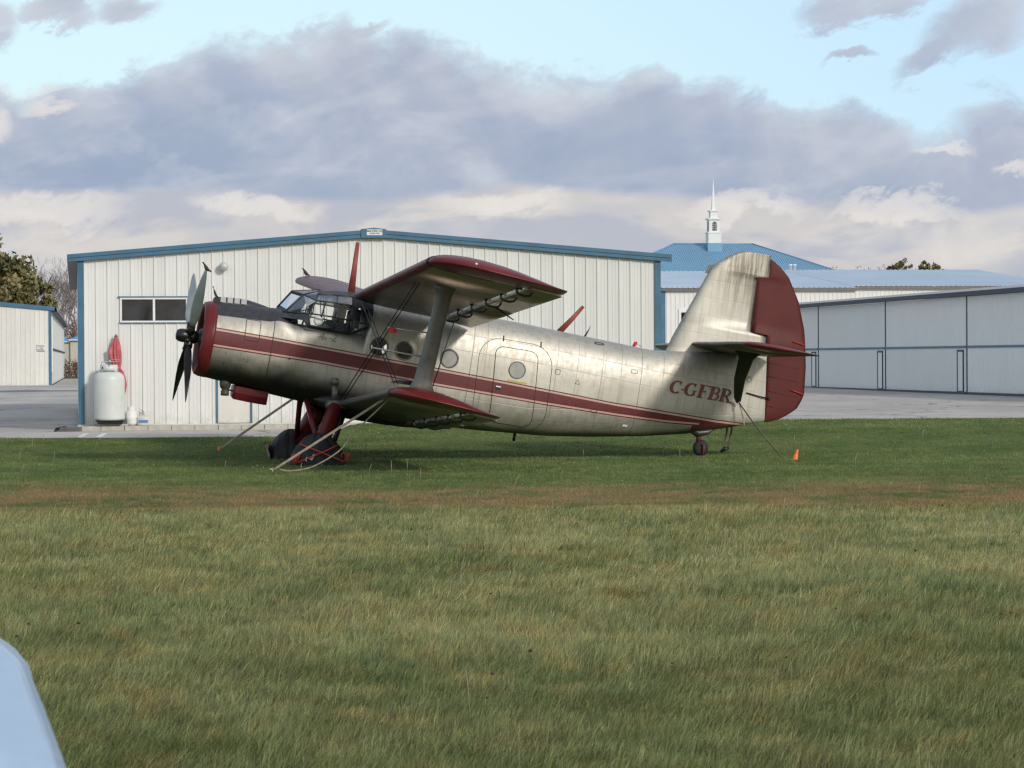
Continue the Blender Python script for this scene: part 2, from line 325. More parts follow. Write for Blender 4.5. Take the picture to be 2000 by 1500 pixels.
def grass_mat(name, blades):
    m, t, p = principled(name); pos = t.n.new('ShaderNodeNewGeometry').outputs['Position']
    c = grass_color(t, pos)
    if blades:
        at = t.n.new('ShaderNodeAttribute'); at.attribute_name = 'tint'; v = at.outputs['Fac']
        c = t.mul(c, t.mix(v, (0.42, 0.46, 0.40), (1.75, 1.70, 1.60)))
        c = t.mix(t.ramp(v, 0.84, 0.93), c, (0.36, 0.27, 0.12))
        c = t.mul(c, (1.12, 1.1, 1.1))
        p.inputs['Roughness'].default_value = 0.55; p.inputs['Specular IOR Level'].default_value = 0.3
        try: p.inputs['Subsurface Weight'].default_value = 0.0
        except Exception: pass
    else:
        c = t.mul(c, t.mix(t.noise(pos, 14, 6, 0.75), (0.45, 0.45, 0.4), (1.25, 1.25, 1.2))); p.inputs['Roughness'].default_value = 0.95
        p.inputs['Specular IOR Level'].default_value = 0.1
        b = t.n.new('ShaderNodeBump'); b.inputs['Strength'].default_value = 0.8; b.inputs['Distance'].default_value = 0.04
        t.set(b.inputs['Height'], t.noise(pos, 25, 5, 0.7)); t.l.new(b.outputs[0], p.inputs['Normal'])
    t.set(p.inputs['Base Color'], c); return m
M['ground'] = grass_mat('turf ground', False); M['blades'] = grass_mat('grass blades', True)
xs = np.concatenate([np.linspace(-900, -60, 15), np.linspace(-50, 50, 101), np.linspace(60, 900, 15)])
ys = np.concatenate([[-60], np.arange(0, 130, 1.0), np.linspace(135, 1500, 40)])
grid_sheet('ground', 'ground', xs, ys)
# asphalt
m, t, p = principled('weathered asphalt'); pos = t.n.new('ShaderNodeNewGeometry').outputs['Position']
a = t.noise(t.scale(pos, 1, 0.35, 1), 0.25, 5, 0.6); b = t.noise(pos, 9, 6, 0.7)
c = t.mix(t.ramp(a, 0.35, 0.65), (0.395, 0.36, 0.33), (0.51, 0.465, 0.43)); c = t.mul(c, t.mix(b, (0.8, 0.8, 0.8), (1.15, 1.15, 1.15)))
vo = t.n.new('ShaderNodeTexVoronoi'); vo.feature = 'DISTANCE_TO_EDGE'; vo.inputs['Scale'].default_value = 0.11
nz = t.n.new('ShaderNodeVectorMath'); nz.operation = 'ADD'; t.l.new(pos, nz.inputs[0]); t.set(nz.inputs[1], t.comb(t.m('MULTIPLY', t.noise(pos, 0.5, 5), 5.0), t.m('MULTIPLY', t.noise(pos, 0.6, 5), 4.0), 0.0)); t.l.new(nz.outputs[0], vo.inputs['Vector'])
c = t.mix(t.ramp(vo.outputs['Distance'], 0.012, 0.004, 0, 0.75), c, (0.08, 0.075, 0.07))
t.set(p.inputs['Base Color'], c); p.inputs['Roughness'].default_value = 0.85; M['asphalt'] = m
BETA = R(8.63); e_ = Vector((math.cos(BETA), math.sin(BETA), 0)); d_ = Vector((-math.sin(BETA), math.cos(BETA), 0))
grid_sheet('taxiway_asphalt', 'asphalt', np.linspace(-60, -4.25, 60), np.concatenate([np.arange(68.3, 130, 1.2), np.linspace(132, 256, 30)]), 0.008)
grid_sheet('apron_asphalt', 'asphalt', np.linspace(3.9, 70, 60), np.concatenate([np.arange(79.0, 130, 1.2), np.linspace(132, 256, 30)]), 0.008)

# ---------------------------------------------------------------- main hangar
HB = Vector((-9.03, 75.8, 0))
def H(t_, z, off=0.0):      # facade coordinates, off = metres out of the wall towards the field
    q = HB + e_*t_ - d_*off; return Vector((q.x, q.y, z))
T0, T1, TR = -2.41, 13.22, 5.40
roofz = lambda t_: 5.27 - abs(t_-TR)*0.0828
def panel_profile(w_):      # pan with one major rib at the start and two minor ribs
    if w_ < 0.11: return [(0, 0), (w_, 0)]
    return [(0, 0), (0.012, 0.030), (0.034, 0.030), (0.046, 0), (w_*0.42, 0), (w_*0.44, 0.006), (w_*0.48, 0.006), (w_*0.50, 0), (w_*0.72, 0), (w_*0.74, 0.006), (w_*0.78, 0.006), (w_*0.80, 0), (w_, 0)]
hangar = empty('blue_trimmed_hangar', 'large off-white steel hangar with blue trim, low gable and small window', 'hangar', loc=H(0, 0.30))
def hpart(mb, name, m): 
    o = mb.build(name, m, hangar); o.matrix_parent_inverse = Matrix.Translation(-hangar.location); return o
def strip(mb, t0, t1, zb, zt, off):
    pr = [p for p in panel_profile(t1-t0)]
    vs = [H(t0+a_, zb, off+b_) for a_, b_ in pr] + [H(t0+a_, zt(t0+a_), off+b_) for a_, b_ in pr]; n = len(pr)
    mb.add(vs, [(i, i+1, n+i+1, n+i) for i in range(n-1)])
WT = (-1.31, 0.47, 3.02, 3.67)       # window opening
DT = (1.22, 2.13, 0.30, 2.42)        # door opening
PW = 0.3048
tt = T0+0.15
while tt < T1-0.16:
    t1 = min(tt+PW, T1-0.15); mb = MB()
    inwin = t1 > WT[0]-0.02 and tt < WT[1]+0.02; indoor = t1 > DT[0]+0.02 and tt < DT[1]-0.02
    op = WT if inwin else DT
    if inwin or indoor:
        if inwin: strip(mb, tt, t1, 0.32, lambda q: WT[2]-0.03, 0.0); strip(mb, tt, t1, WT[3]+0.03, roofz, 0.0)
        else: strip(mb, tt, t1, DT[3], roofz, 0.0)
        z0_, z1_ = (WT[2]-.03, WT[3]+.03) if inwin else (0.32, DT[3])
        if tt < op[0]: strip(mb, tt, op[0], z0_, lambda q: z1_, 0.0)
        if t1 > op[1]: strip(mb, op[1], t1, z0_, lambda q: z1_, 0.0)
    else: strip(mb, tt, t1, 0.32, roofz, 0.0)
    hpart(mb, 'wall_panel', 'wall'); tt = t1
L = 30.0
def Hd(t_, z, dep): q = HB + e_*t_ + d_*dep; return (q.x, q.y, z)
mb = MB(); mb.add([Hd(T0, 0.3, 0), Hd(T0, 0.3, L), Hd(T0, roofz(T0), L), Hd(T0, roofz(T0), 0)], [(0,1,2,3)]); 
mb.add([Hd(T1, 0.3, 0), Hd(T1, 0.3, L), Hd(T1, roofz(T1), L), Hd(T1, roofz(T1), 0)], [(3,2,1,0)])
mb.add([Hd(T0, 0.3, L), Hd(T1, 0.3, L), Hd(T1, roofz(T1), L), Hd(TR, roofz(TR), L), Hd(T0, roofz(T0), L)], [(4,3,2,1,0)]); hpart(mb, 'rear_wall', 'wall')
E0, E1 = -2.68, 13.51
mb = MB()
for ta, tb in ((E0, TR), (TR, E1)):
    a1, a2 = roofz(ta)+0.13, roofz(tb)+0.13
    vs = [Hd(ta, a1, -0.12), Hd(tb, a2, -0.12), Hd(tb, a2, L+.3), Hd(ta, a1, L+.3)]; lo_ = [(x_, y_, z_-0.05) for x_, y_, z_ in vs]
    mb.add(vs+lo_, [(0,1,2,3),(7,6,5,4),(0,4,5,1),(2,6,7,3),(0,3,7,4),(1,5,6,2)])
hpart(mb, 'roof', 'soffit')
mb = MB(); mb2 = MB()
for ta, tb in ((E0, TR-0.33), (TR+0.33, E1)):
    for (o1, zlo, zhi, mm) in ((0.16, 0.10, 0.20, mb), (0.145, 0.0, 0.088, mb2)):
        vs = [H(ta, roofz(ta)+zlo, o1), H(tb, roofz(tb)+zlo, o1), H(tb, roofz(tb)+zhi, o1), H(ta, roofz(ta)+zhi, o1)]; bk = [H(ta, roofz(ta)+zlo, 0.045), H(tb, roofz(tb)+zlo, 0.045), H(tb, roofz(tb)+zhi, 0.045), H(ta, roofz(ta)+zhi, 0.045)]
        mm.add(vs+bk, [(0,1,2,3),(4,7,6,5),(3,2,6,7),(0,4,5,1),(0,3,7,4),(1,5,6,2)])
hpart(mb, 'roof_fascia', 'blue'); hpart(mb2, 'rake_trim', 'blue')
mb = MB(); mb.poly([H(TR-0.335, 5.24, 0.05), H(TR+0.335, 5.24, 0.05), H(TR+0.335, 5.475, 0.05), H(TR, 5.51, 0.05), H(TR-0.335, 5.475, 0.05)], -d_*0.135); hpart(mb, 'ridge_cap', 'blue')
for s0, s1 in ((T0, T0+0.165), (T1-0.165, T1)):
    mb = MB(); mb.poly([H(s0, 0.33, -0.02), H(s1, 0.33, -0.02), H(s1, roofz(s1)-.002, -0.02), H(s0, roofz(s0)-.002, -0.02)], -d_*0.07); hpart(mb, 'corner_trim', 'blue')
mb = MB(); mb.poly([H(T0-.02, 0.29, -0.02), H(T1, 0.29, -0.02), H(T1, 0.325, -0.02), H(T0-.02, 0.325, -0.02)], -d_*0.07); hpart(mb, 'base_trim', 'offwhite')
mb = MB()     # eave soffit along the left side
mb.add([Hd(E0+.02, roofz(T0)-.03, 0), Hd(T0, roofz(T0)-0.005, 0), Hd(T0, roofz(T0)-0.005, L), Hd(E0+.02, roofz(T0)-.03, L)], [(0,1,2,3)]); hpart(mb, 'soffit', 'soffit')
def hbox(mb, t0, t1, z0, z1, o0, o1): mb.poly([H(t0, z0, o0), H(t1, z0, o0), H(t1, z1, o0), H(t0, z1, o0)], -d_*(o1-o0)); return mb
win = hpart(hbox(hbox(MB(), -1.36, 0.52, 3.665, 3.70, 0.0, 0.06), -1.34, 0.50, 2.985, 3.012, 0.0, 0.05), 'window', 'blue')
def wpart(mb, name, m): return mb.build(name, m, win)
fr = MB()
for a_ in ((-1.31, -1.26, 3.012, 3.665), (0.42, 0.47, 3.012, 3.665), (-0.45, -0.39, 3.055, 3.62)): hbox(fr, a_[0], a_[1], a_[2], a_[3], -0.02, 0.055)
hbox(fr, -1.26, 0.42, 3.012, 3.055, -0.02, 0.05); hbox(fr, -1.26, 0.42, 3.62, 3.665, -0.02, 0.05); wpart(fr, 'window_frame', 'white')
wpart(hbox(MB(), -1.26, -0.45, 3.055, 3.62, -0.01, 0.015), 'pane', 'winglass'); wpart(hbox(MB(), -0.39, 0.42, 3.055, 3.62, -0.01, 0.022), 'pane', 'winglass')
door = hpart(hbox(MB(), 1.25, 2.10, 0.34, 2.40, -0.02, 0.02), 'door', 'doorpaint')
hbox(MB(), 2.0, 2.05, 1.25, 1.31, 0.02, 0.08).build('handle', 'steelrod', door)
hpart(hbox(hbox(hbox(MB(), 1.20, 1.25, 0.33, 2.44, -0.01, 0.045), 2.10, 2.155, 0.33, 2.44, -0.01, 0.045), 1.25, 2.10, 2.40, 2.44, -0.01, 0.04), 'door_frame', 'blue')
# name plate on the ridge
sign = hpart(hbox(MB(), 5.215, 5.63, 5.31, 5.462, 0.186, 0.196), 'name_plate', 'white')
def text_obj(txt, size, name, m, bold=0.0, shear=0.0, ext=0.001):
    cu = bpy.data.curves.new(name, 'FONT'); cu.body = txt; cu.size = size; cu.offset = bold; cu.shear = shear; cu.extrude = ext; cu.align_x = 'CENTER'
    o = bpy.data.objects.new(name, cu); sc.collection.objects.link(o); bpy.context.view_layer.update()
    me = bpy.data.meshes.new_from_object(o.evaluated_get(bpy.context.evaluated_depsgraph_get())); bpy.data.objects.remove(o); bpy.data.curves.remove(cu)
    o = bpy.data.objects.new(name, me); me.materials.clear(); me.materials.append(M[m]); sc.collection.objects.link(o); return o
BE = Matrix((( e_.x, 0, -d_.x), (e_.y, 0, -d_.y), (0, 1, 0)))
for txt, sz, zt_ in (('R&M STEEL CO.', 0.062, 5.40), ('CALDWELL IDAHO', 0.032, 5.352)):
    o = text_obj(txt, sz, 'lettering', 'black', 0.0016); o.parent = sign
    q = H(5.425, zt_, 0.1985); o.matrix_local = Matrix.Translation(q) @ BE.to_4x4()
lamp = empty('wall_lamp', 'round grey globe wall lamp high above the hangar window', 'wall lamp', loc=H(1.42, 4.48, 0.0))
mb = MB(); mb.lathe([(0.05, 0), (0.05, 0.06), (0.085, 0.075), (0.085, 0.09)], (0, 0, 0), -d_, 16); mb.build('bracket', 'spats', lamp)
mb = MB(); mb.lathe([(0.122*math.sin(math.pi*i/12), 0.17-0.122*math.cos(math.pi*i/12)) for i in range(13)], (0, 0, 0), -d_, 24); mb.build('globe', 'lampglass', lamp)
# concrete blocks edging the wall
kerb = empty('concrete_edging', 'row of pale concrete blocks along the foot of the hangar wall', 'edging', loc=H(T0, 0.17, 0.3))
proto = None; k = 0; tt = T0-0.03
while tt < 4.4:
    wk = 0.61
    if proto is None:
        mb = MB(); mb.box((0, 0, 0), (wk-0.014, 0.60, 0.14)); proto = mb.build('block', 'conc', kerb); o = proto
    else: o = copy_obj(proto, kerb)
    o.location = H(tt+wk/2, 0.225+random.uniform(-.006, .006), 0.36) - kerb.location; o.rotation_euler.z = BETA + random.uniform(-.008, .008)
    tt += wk
mb = MB(); mb.box((0, 0, 0), (0.86, 0.5, 0.05)); o = mb.build('block', 'conc', kerb); o.location = H(-1.55, 0.325, 0.36)-kerb.location; o.rotation_euler.z = BETA
# painted lines
for k in range(2):
    x0 = -10.42+k*0.46
    mb = MB(); P_ = [(x0, 68.4), (x0+0.14, 68.4), (x0-0.20, 72.0), (x0-0.34, 72.0)]
    mb.add([(x_, y_, float(ground_z(x_, y_))+0.014) for x_, y_ in P_], [(0,1,2,3)])
    tag(mb.build('painted_line', 'white'), ['left one of two short white paint lines on the asphalt by the hangar corner', 'right one of two short white paint lines on the asphalt by the hangar corner'][k], 'paint line', 'white lines by the hangar corner')
sb = empty('splash_block', 'low grey downspout block with dark open end beside the blue corner post', 'drain block', loc=(-11.5, 74.3, 0.17))
mb = MB(); mb.poly([(-0.28, -0.2, 0), (0.32, -0.2, 0), (0.32, -0.2, 0.12), (-0.10, -0.2, 0.12), (-0.28, -0.2, 0.03)], (0, 0.4, 0)); mb.build('block', 'spats', sb)
mb = MB(); mb.poly([(-0.36, -0.21, 0), (-0.285, -0.21, 0), (-0.24, -0.21, 0.10), (-0.08, -0.21, 0.128), (-0.08, -0.21, 0.15), (-0.30, -0.21, 0.11)], (0, 0.42, 0)); mb.build('dark_lip', 'black', sb)

# tanks and umbrella
def place(o, t_, z, off): o.location = H(t_, z, off); o.rotation_euler.z = BETA
tk = empty('propane_tank', 'large pale grey-green upright propane tank on a dark stand', 'propane tank'); place(tk, -1.61, 0.35, 0.5)
mb = MB(); mb.lathe([(0.01, 0.10), (0.38, 0.10), (0.402, 0.13), (0.405, 0.17), (0.405, 1.14), (0.395, 1.22), (0.36, 1.29), (0.29, 1.345), (0.20, 1.37), (0.01, 1.38)], n=40); mb.build('shell', 'tankpaint', tk)
mb = MB(); mb.lathe([(0.225, 1.35), (0.23, 1.55), (0.215, 1.55), (0.21, 1.37)], n=32); mb.build('collar', 'tankpaint', tk)
mb = MB(); mb.box((0, -.226, 1.385), (0.30, 0.012, 0.012)); mb.box((-0.17, -.17, 1.47), (0.03, 0.02, 0.05)); mb.box((0.0, -.232, 1.53), (0.03, 0.01, 0.02)); mb.build('collar_slot', 'black', tk)
mb = MB(); mb.poly([(-0.37, -0.3, 0.10), (-0.27, -0.28, 0.0), (0.33, -0.28, 0.0), (0.37, -0.3, 0.10)], (0, 0.58, 0)); mb.build('stand', 'black', tk)
mb = MB(); mb.tube([(-0.17, 0, 1.50), (-0.20, 0, 1.56), (-0.19, 0, 1.62), (-0.10, 0, 1.63), (0.30, .05, 1.63), (0.31, .3, 1.63)], 0.012, 8); mb.tube([(0.05, 0, 1.68), (0.32, 0.05, 1.68)], 0.010, 8); mb.tube([(-0.05, 0, 1.59), (0.05, 0, 1.68)], 0.016, 8); mb.build('pipe', 'steelrod', tk)
t2 = empty('gas_cylinder', 'small white barbecue gas cylinder beside the big propane tank', 'gas cylinder'); place(t2, -1.04, 0.30, 0.42)
mb = MB(); mb.lathe([(0.10, 0.0), (0.10, 0.02), (0.13, 0.03), (0.148, 0.07), (0.148, 0.18), (0.151, 0.19), (0.148, 0.20), (0.148, 0.32), (0.13, 0.37), (0.08, 0.40), (0.02, 0.41)], n=28); mb.build('shell', 'white', t2)
mb = MB()
for a0, a1 in ((20, 340),):
    pts = [(0.10*math.cos(R(a)), 0.10*math.sin(R(a))) for a in range(a0, a1+1, 20)]
    for (x0, y0), (x1, y1) in zip(pts, pts[1:]): mb.add([(x0, y0, 0.39), (x1, y1, 0.39), (x1, y1, 0.50), (x0, y0, 0.50)], [(0,1,2,3)])
mb.build('collar', 'white', t2)
mb = MB(); mb.lathe([(0.02, 0.40), (0.02, 0.46), (0.03, 0.47), (0.03, 0.50)], n=12); mb.build('valve', 'black', t2)
t3 = empty('plastic_tub', 'low grey tub with a blue label on the right of the white gas cylinder', 'tub'); place(t3, -0.73, 0.30, 0.42)
mb = MB(); mb.rings([[(x_*s_, y_*s_*0.8, z_) for x_, y_ in ((-.15,-.1),(-.13,-.13),(.13,-.13),(.15,-.1),(.15,.1),(.13,.13),(-.13,.13),(-.15,.1))] for s_, z_ in ((0.93, 0), (1.0, 0.02), (1.03, 0.20), (0.9, 0.25), (0.4, 0.27))]); mb.build('body', 'offwhite', t3)
mb = MB(); mb.box((0.0, -0.111, 0.11), (0.24, 0.012, 0.07)); mb.build('label_patch', 'bluelabel', t3)
mb = MB()
for k in range(5):
    a = k*1.3; mb.tube([(math.cos(a+q)*0.07-.04, math.sin(a+q)*0.05, 0.27+0.05*math.sin(q+k)+.03*k) for q in np.linspace(0, 4, 9)], 0.004, 5)
mb.build('wire_tangle', 'spats', t3)
um = empty('folded_umbrella', 'faded red folded patio umbrella leaning on the wall behind the tank', 'umbrella'); place(um, -1.42, 1.1, 0.16)
mb = MB(); rings = []
prof = [(1.53, 0.03, 0.0), (1.45, 0.065, 0.0), (1.30, 0.10, -0.005), (1.12, 0.125, -0.01), (0.95, 0.12, 0.0), (0.80, 0.10, 0.02), (0.705, 0.065, 0.04), (0.62, 0.10, 0.07), (0.45, 0.12, 0.10), (0.28, 0.11, 0.14), (0.12, 0.06, 0.18), (0.02, 0.02, 0.20)]
for z_, r_, cx in prof:
    rings.append([(cx+(r_*(1+0.28*math.cos(9*a+z_*4)))*math.cos(a), (r_*(1+0.28*math.cos(9*a+z_*4)))*math.sin(a)*0.7, z_) for a in np.linspace(0, 2*math.pi, 55)[:-1]])
mb.rings(rings); mb.build('canopy', 'umbrella', um)
mb = MB(); mb.poly([(-0.10, -.07, 1.28), (-0.19, -.1, 1.24), (-0.17, -.1, 1.02), (-0.09, -.09, 0.90)], (0, 0.015, 0)); mb.build('loose_flap', 'umbrella', um)
mb = MB(); mb.tube([(0.0, 0, 1.6), (0.02, 0, 0.7), (0.12, 0, -0.78)], 0.018, 8); mb.build('pole', 'steelrod', um)
mb = MB(); mb.lathe([(0.05, 1.535), (0.06, 1.545), (0.03, 1.57), (0.01, 1.60)], n=12); mb.build('cap', 'spats', um)
mb = MB(); mb.lathe([(0.078, 0.70), (0.078, 0.73)], (0.04, 0, 0), n=16); mb.build('tie_band', 'steelrod', um)

# ---------------------------------------------------------------- other buildings
def bldg_frame(base, beta):
    e = Vector((math.cos(beta), math.sin(beta), 0)); d = Vector((-math.sin(beta), math.cos(beta), 0)); b0 = Vector((base[0], base[1], 0))
    return lambda t_, z, dep: tuple((b0+e*t_+d*dep).to_3d()[:2])+(z,)
def prism(mb, G, t0, t1, z0, z1, d0, d1):
    vs = [G(t, z, d) for t in (t0, t1) for z in (z0, z1) for d in (d0, d1)]
    mb.add(vs, [(0,1,3,2),(4,6,7,5),(0,4,5,1),(2,3,7,6),(0,2,6,4),(1,5,7,3)]); return mb
def rel(o, root): o.matrix_parent_inverse = Matrix.Translation(-root.location); return o
# right: row of bifold-door hangars seen at a slant
G = bldg_frame((21.2, 118.9), BETA)
rh = empty('door_row_hangar', 'long low grey hangar with a row of tall folding doors beyond the tail', 'hangar', loc=(21.2, 118.9, 0.3))
def rp(mb, name, m, root=rh, par=None): o = mb.build(name, m, par or root); return rel(o, root)
edges = [-18.2, -5.35, 7.47, 20.31, 33.03, 45.9]
M['doorgrey'] = steelwall('grey-white door steel', (0.78, 0.79, 0.79), 0.02)
def ribbed(mb, G, d0, d1, z0, z1, off, pitch=0.23):
    n = int((d1-d0)/pitch); pr = []
    for i in range(n):
        s = d0+(d1-d0)*i/n; q = (d1-d0)/n; pr += [(s, 0), (s+q*0.12, 0.018), (s+q*0.30, 0.018), (s+q*0.42, 0)]
    pr.append((d1, 0)); vs = [G(-off-b_, z0, a_) for a_, b_ in pr]+[G(-off-b_, z1, a_) for a_, b_ in pr]; k = len(pr)
    mb.add(vs, [(i, i+1, k+i+1, k+i) for i in range(k-1)])
for i in range(5):
    a_, b_ = edges[i]+0.10, edges[i+1]-0.06
    mb = MB(); ribbed(mb, G, a_, b_, 0.42, 2.36, 0.03); rp(mb, 'lower_door_leaf', 'doorgrey')
    mb = MB(); ribbed(mb, G, a_, b_, 2.46, 4.63, 0.03); rp(mb, 'upper_door_leaf', 'doorgrey')
    mb = MB(); prism(mb, G, -0.07, 0.0, 2.36, 2.46, a_, b_); rp(mb, 'door_rail', 'blue')
    mb = MB(); prism(mb, G, -0.09, 0.0, 0.29, 0.42, a_, b_); rp(mb, 'bottom_rail', 'bluedk')
    wd = rp(prism(MB(), G, -0.066, -0.0, 0.46, 2.20, a_+0.40, a_+1.15), 'walk_door', 'doorgrey')
    fr = MB()
    for z0, z1, q0, q1 in ((0.36, 2.28, a_+0.32, a_+0.40), (0.36, 2.28, a_+1.15, a_+1.23), (2.20, 2.28, a_+0.40, a_+1.15), (0.36, 0.46, a_+0.40, a_+1.15)): prism(fr, G, -0.085, -0.0, z0, z1, q0, q1)
    fr.build('door_frame', 'bluedk', wd)
for q in edges: mb = MB(); prism(mb, G, -0.055, 0.02, 0.29, 4.65, q-0.045, q+0.055); rp(mb, 'post', 'bluedk')
mb = MB(); mb.add([G(-0.35, 4.66, -20), G(-0.35, 4.66, 47), G(-0.35, 4.86, 47), G(-0.35, 4.86, -20), G(0, 4.64, -20), G(0, 4.64, 47)], [(0,1,2,3), (0,4,5,1)]); rp(mb, 'fascia', 'bluedk')
mb = MB(); mb.add([G(-0.37, 4.83, -20), G(-0.37, 4.83, 47), G(-0.37, 4.93, 47), G(-0.37, 4.93, -20), G(8, 5.45, -20), G(8, 5.45, 47), G(16.3, 4.9, -20), G(16.3, 4.9, 47)], [(0,1,2,3), (3,2,5,4), (4,5,7,6)]); rp(mb, 'roof', 'white')
mb = MB(); mb.add([G(0.02, 0.29, -18.2), G(16, 0.29, -18.2), G(16, 4.6, -18.2), G(0.02, 4.6, -18.2), G(0.02, 0.29, 46), G(16, 0.29, 46), G(16, 4.6, 46), G(0.02, 4.6, 46)], [(0,1,2,3),(4,7,6,5),(1,5,6,2),(0,3,7,4)]); rp(mb, 'wall', 'farwall')
# left hangar
GL = bldg_frame((-30.05, 187), R(8.3)); lh = empty('far_left_hangar', 'smaller white steel hangar with blue trim at the far left edge', 'hangar', loc=(-30.05, 187, 0.42))
rz = lambda t_: 5.29 + min(-t_, 9+9+t_ if t_ < -9 else 99)*0.095
tt = -0.12
while tt > -16:
    t0 = tt-0.3048; mb = MB(); pr = panel_profile(0.3048)
    vs = [GL(t0+a_, 0.42, -b_) for a_, b_ in pr]+[GL(t0+a_, rz(t0+a_), -b_) for a_, b_ in pr]; n = len(pr); mb.add(vs, [(i, i+1, n+i+1, n+i) for i in range(n-1)])
    rp(mb, 'wall_panel', 'farwall', lh); tt = t0
mb = MB()
for ta, tb in ((-18.3, -9), (-9, 0.25)):
    za, zb_ = rz(max(ta, -18)), rz(min(tb, 0)); vs = [GL(ta, za, -.12), GL(tb, zb_, -.12), GL(tb, zb_+.26, -.12), GL(ta, za+.26, -.12), GL(ta, za, 0.03), GL(tb, zb_, 0.03), GL(tb, zb_+.26, 0.03), GL(ta, za+.26, 0.03)]
    mb.add(vs, [(0,1,2,3),(4,7,6,5),(3,2,6,7),(0,4,5,1),(1,5,6,2),(0,3,7,4)])
rp(mb, 'fascia', 'blue', lh)
mb = MB(); prism(mb, GL, -0.15, 0.04, 0.42, 5.29, -0.03, 0.10); rp(mb, 'corner_trim', 'blue', lh)
mb = MB(); prism(mb, GL, 0.03, 0.10, 1.3, 5.25, 0.55, 1.0); rp(mb, 'downpipe', 'white', lh)
mb = MB(); n = 70
pr = []
for i in range(n):
    s = 0.1+84*i/n; pr += [(s, 0), (s+.1, 0.03), (s+.3, .03), (s+.4, 0)]
vs = [GL(0.0+b_, 0.46, a_) for a_, b_ in pr]+[GL(0.0+b_, 5.2, a_) for a_, b_ in pr]; k = len(pr); mb.add(vs, [(i+1, i, k+i, k+i+1) for i in range(k-1)]); rp(mb, 'side_wall', 'farwall', lh)
mb = MB(); prism(mb, GL, 0.02, 0.10, 2.74, 2.86, 1.5, 84); rp(mb, 'door_rail', 'bluedk', lh)
mb = MB(); prism(mb, GL, 0.02, 0.12, 0.38, 0.48, 0.3, 84); rp(mb, 'bottom_rail', 'bluedk', lh)
mb = MB(); prism(mb, GL, 0.02, 0.35, 5.18, 5.26, 0.02, 84); rp(mb, 'eave_shadow_board', 'bluedk', lh)
mb = MB(); mb.add([GL(-9, rz(-9)+.27, -.1), GL(0.33, 5.5, -.1), GL(0.40, 5.36, -.1), GL(0.40, 5.36, 84.3), GL(0.33, 5.5, 84.3), GL(-9, rz(-9)+.27, 84.3), GL(-18.4, 5.5, 84.3), GL(-18.4, 5.5, -.1), GL(.40, 5.26, -.1), GL(.40, 5.26, 84.3)], [(0,1,4,5), (1,2,3,4), (0,5,6,7), (2,8,9,3)]); rp(mb, 'roof', 'soffit', lh)
mb = MB(); mb.add([GL(-18, .42, 0), GL(-18, .42, 84), GL(-18, 5.4, 84), GL(-18, 5.4, 0), GL(0, .42, 84.1), GL(0, 5.4, 84.1)], [(0,3,2,1), (1,2,5,4)]); rp(mb, 'rear_wall', 'farwall', lh)
sg = rp(prism(MB(), GL, -0.90, -0.36, 2.66, 3.12, -0.07, -0.045), 'notice_board', 'white', lh)
mb = MB(); q = random.Random(3)
for r_ in range(5):
    z_ = 3.05-r_*0.085; x_ = -0.87
    while x_ < -0.42:
        wq = q.uniform(0.03, 0.07)
        if not (r_ == 2 and (x_ < -0.75 or x_ > -0.5)): prism(mb, GL, x_, min(x_+wq, -.39), z_-0.05, z_, -0.078, -0.070)
        x_ += wq+0.025
mb.build('notice_print', 'spats', sg)
# distant shed between hangars
GS = bldg_frame((-47.4, 300), R(8.3)); sh = empty('beige_shed', 'small beige shed with bright blue roof at the end of the lane', 'shed', loc=(-46.2, 300, 0.5))
mb = MB(); prism(mb, GS, -3, 1.2, 0.4, 4.05, 0.0, 5); rp(mb, 'wall', 'beige', sh)
mb = MB(); prism(mb, GS, 1.2, 4.2, 0.4, 4.15, -0.3, 5); rp(mb, 'projecting_wall', 'beige', sh)
mb = MB(); mb.add([GS(-3.2, 4.07, -.3), GS(1.15, 4.07, -.3), GS(0.2, 4.95, 2.5), GS(-3.2, 4.95, 2.5)], [(0,1,2,3)]); mb.add([GS(1.05, 4.25, -.6), GS(4.4, 4.25, -.6), GS(4.4, 5.1, 2.2), GS(2.8, 5.1, 2.2)], [(0,1,2,3)]); rp(mb, 'roof', 'brightblue', sh)
mb = MB(); prism(mb, GS, -3.2, 1.15, 3.98, 4.08, -.32, -.2); prism(mb, GS, 1.05, 4.4, 4.15, 4.27, -.62, -.5); rp(mb, 'fascia', 'white', sh)
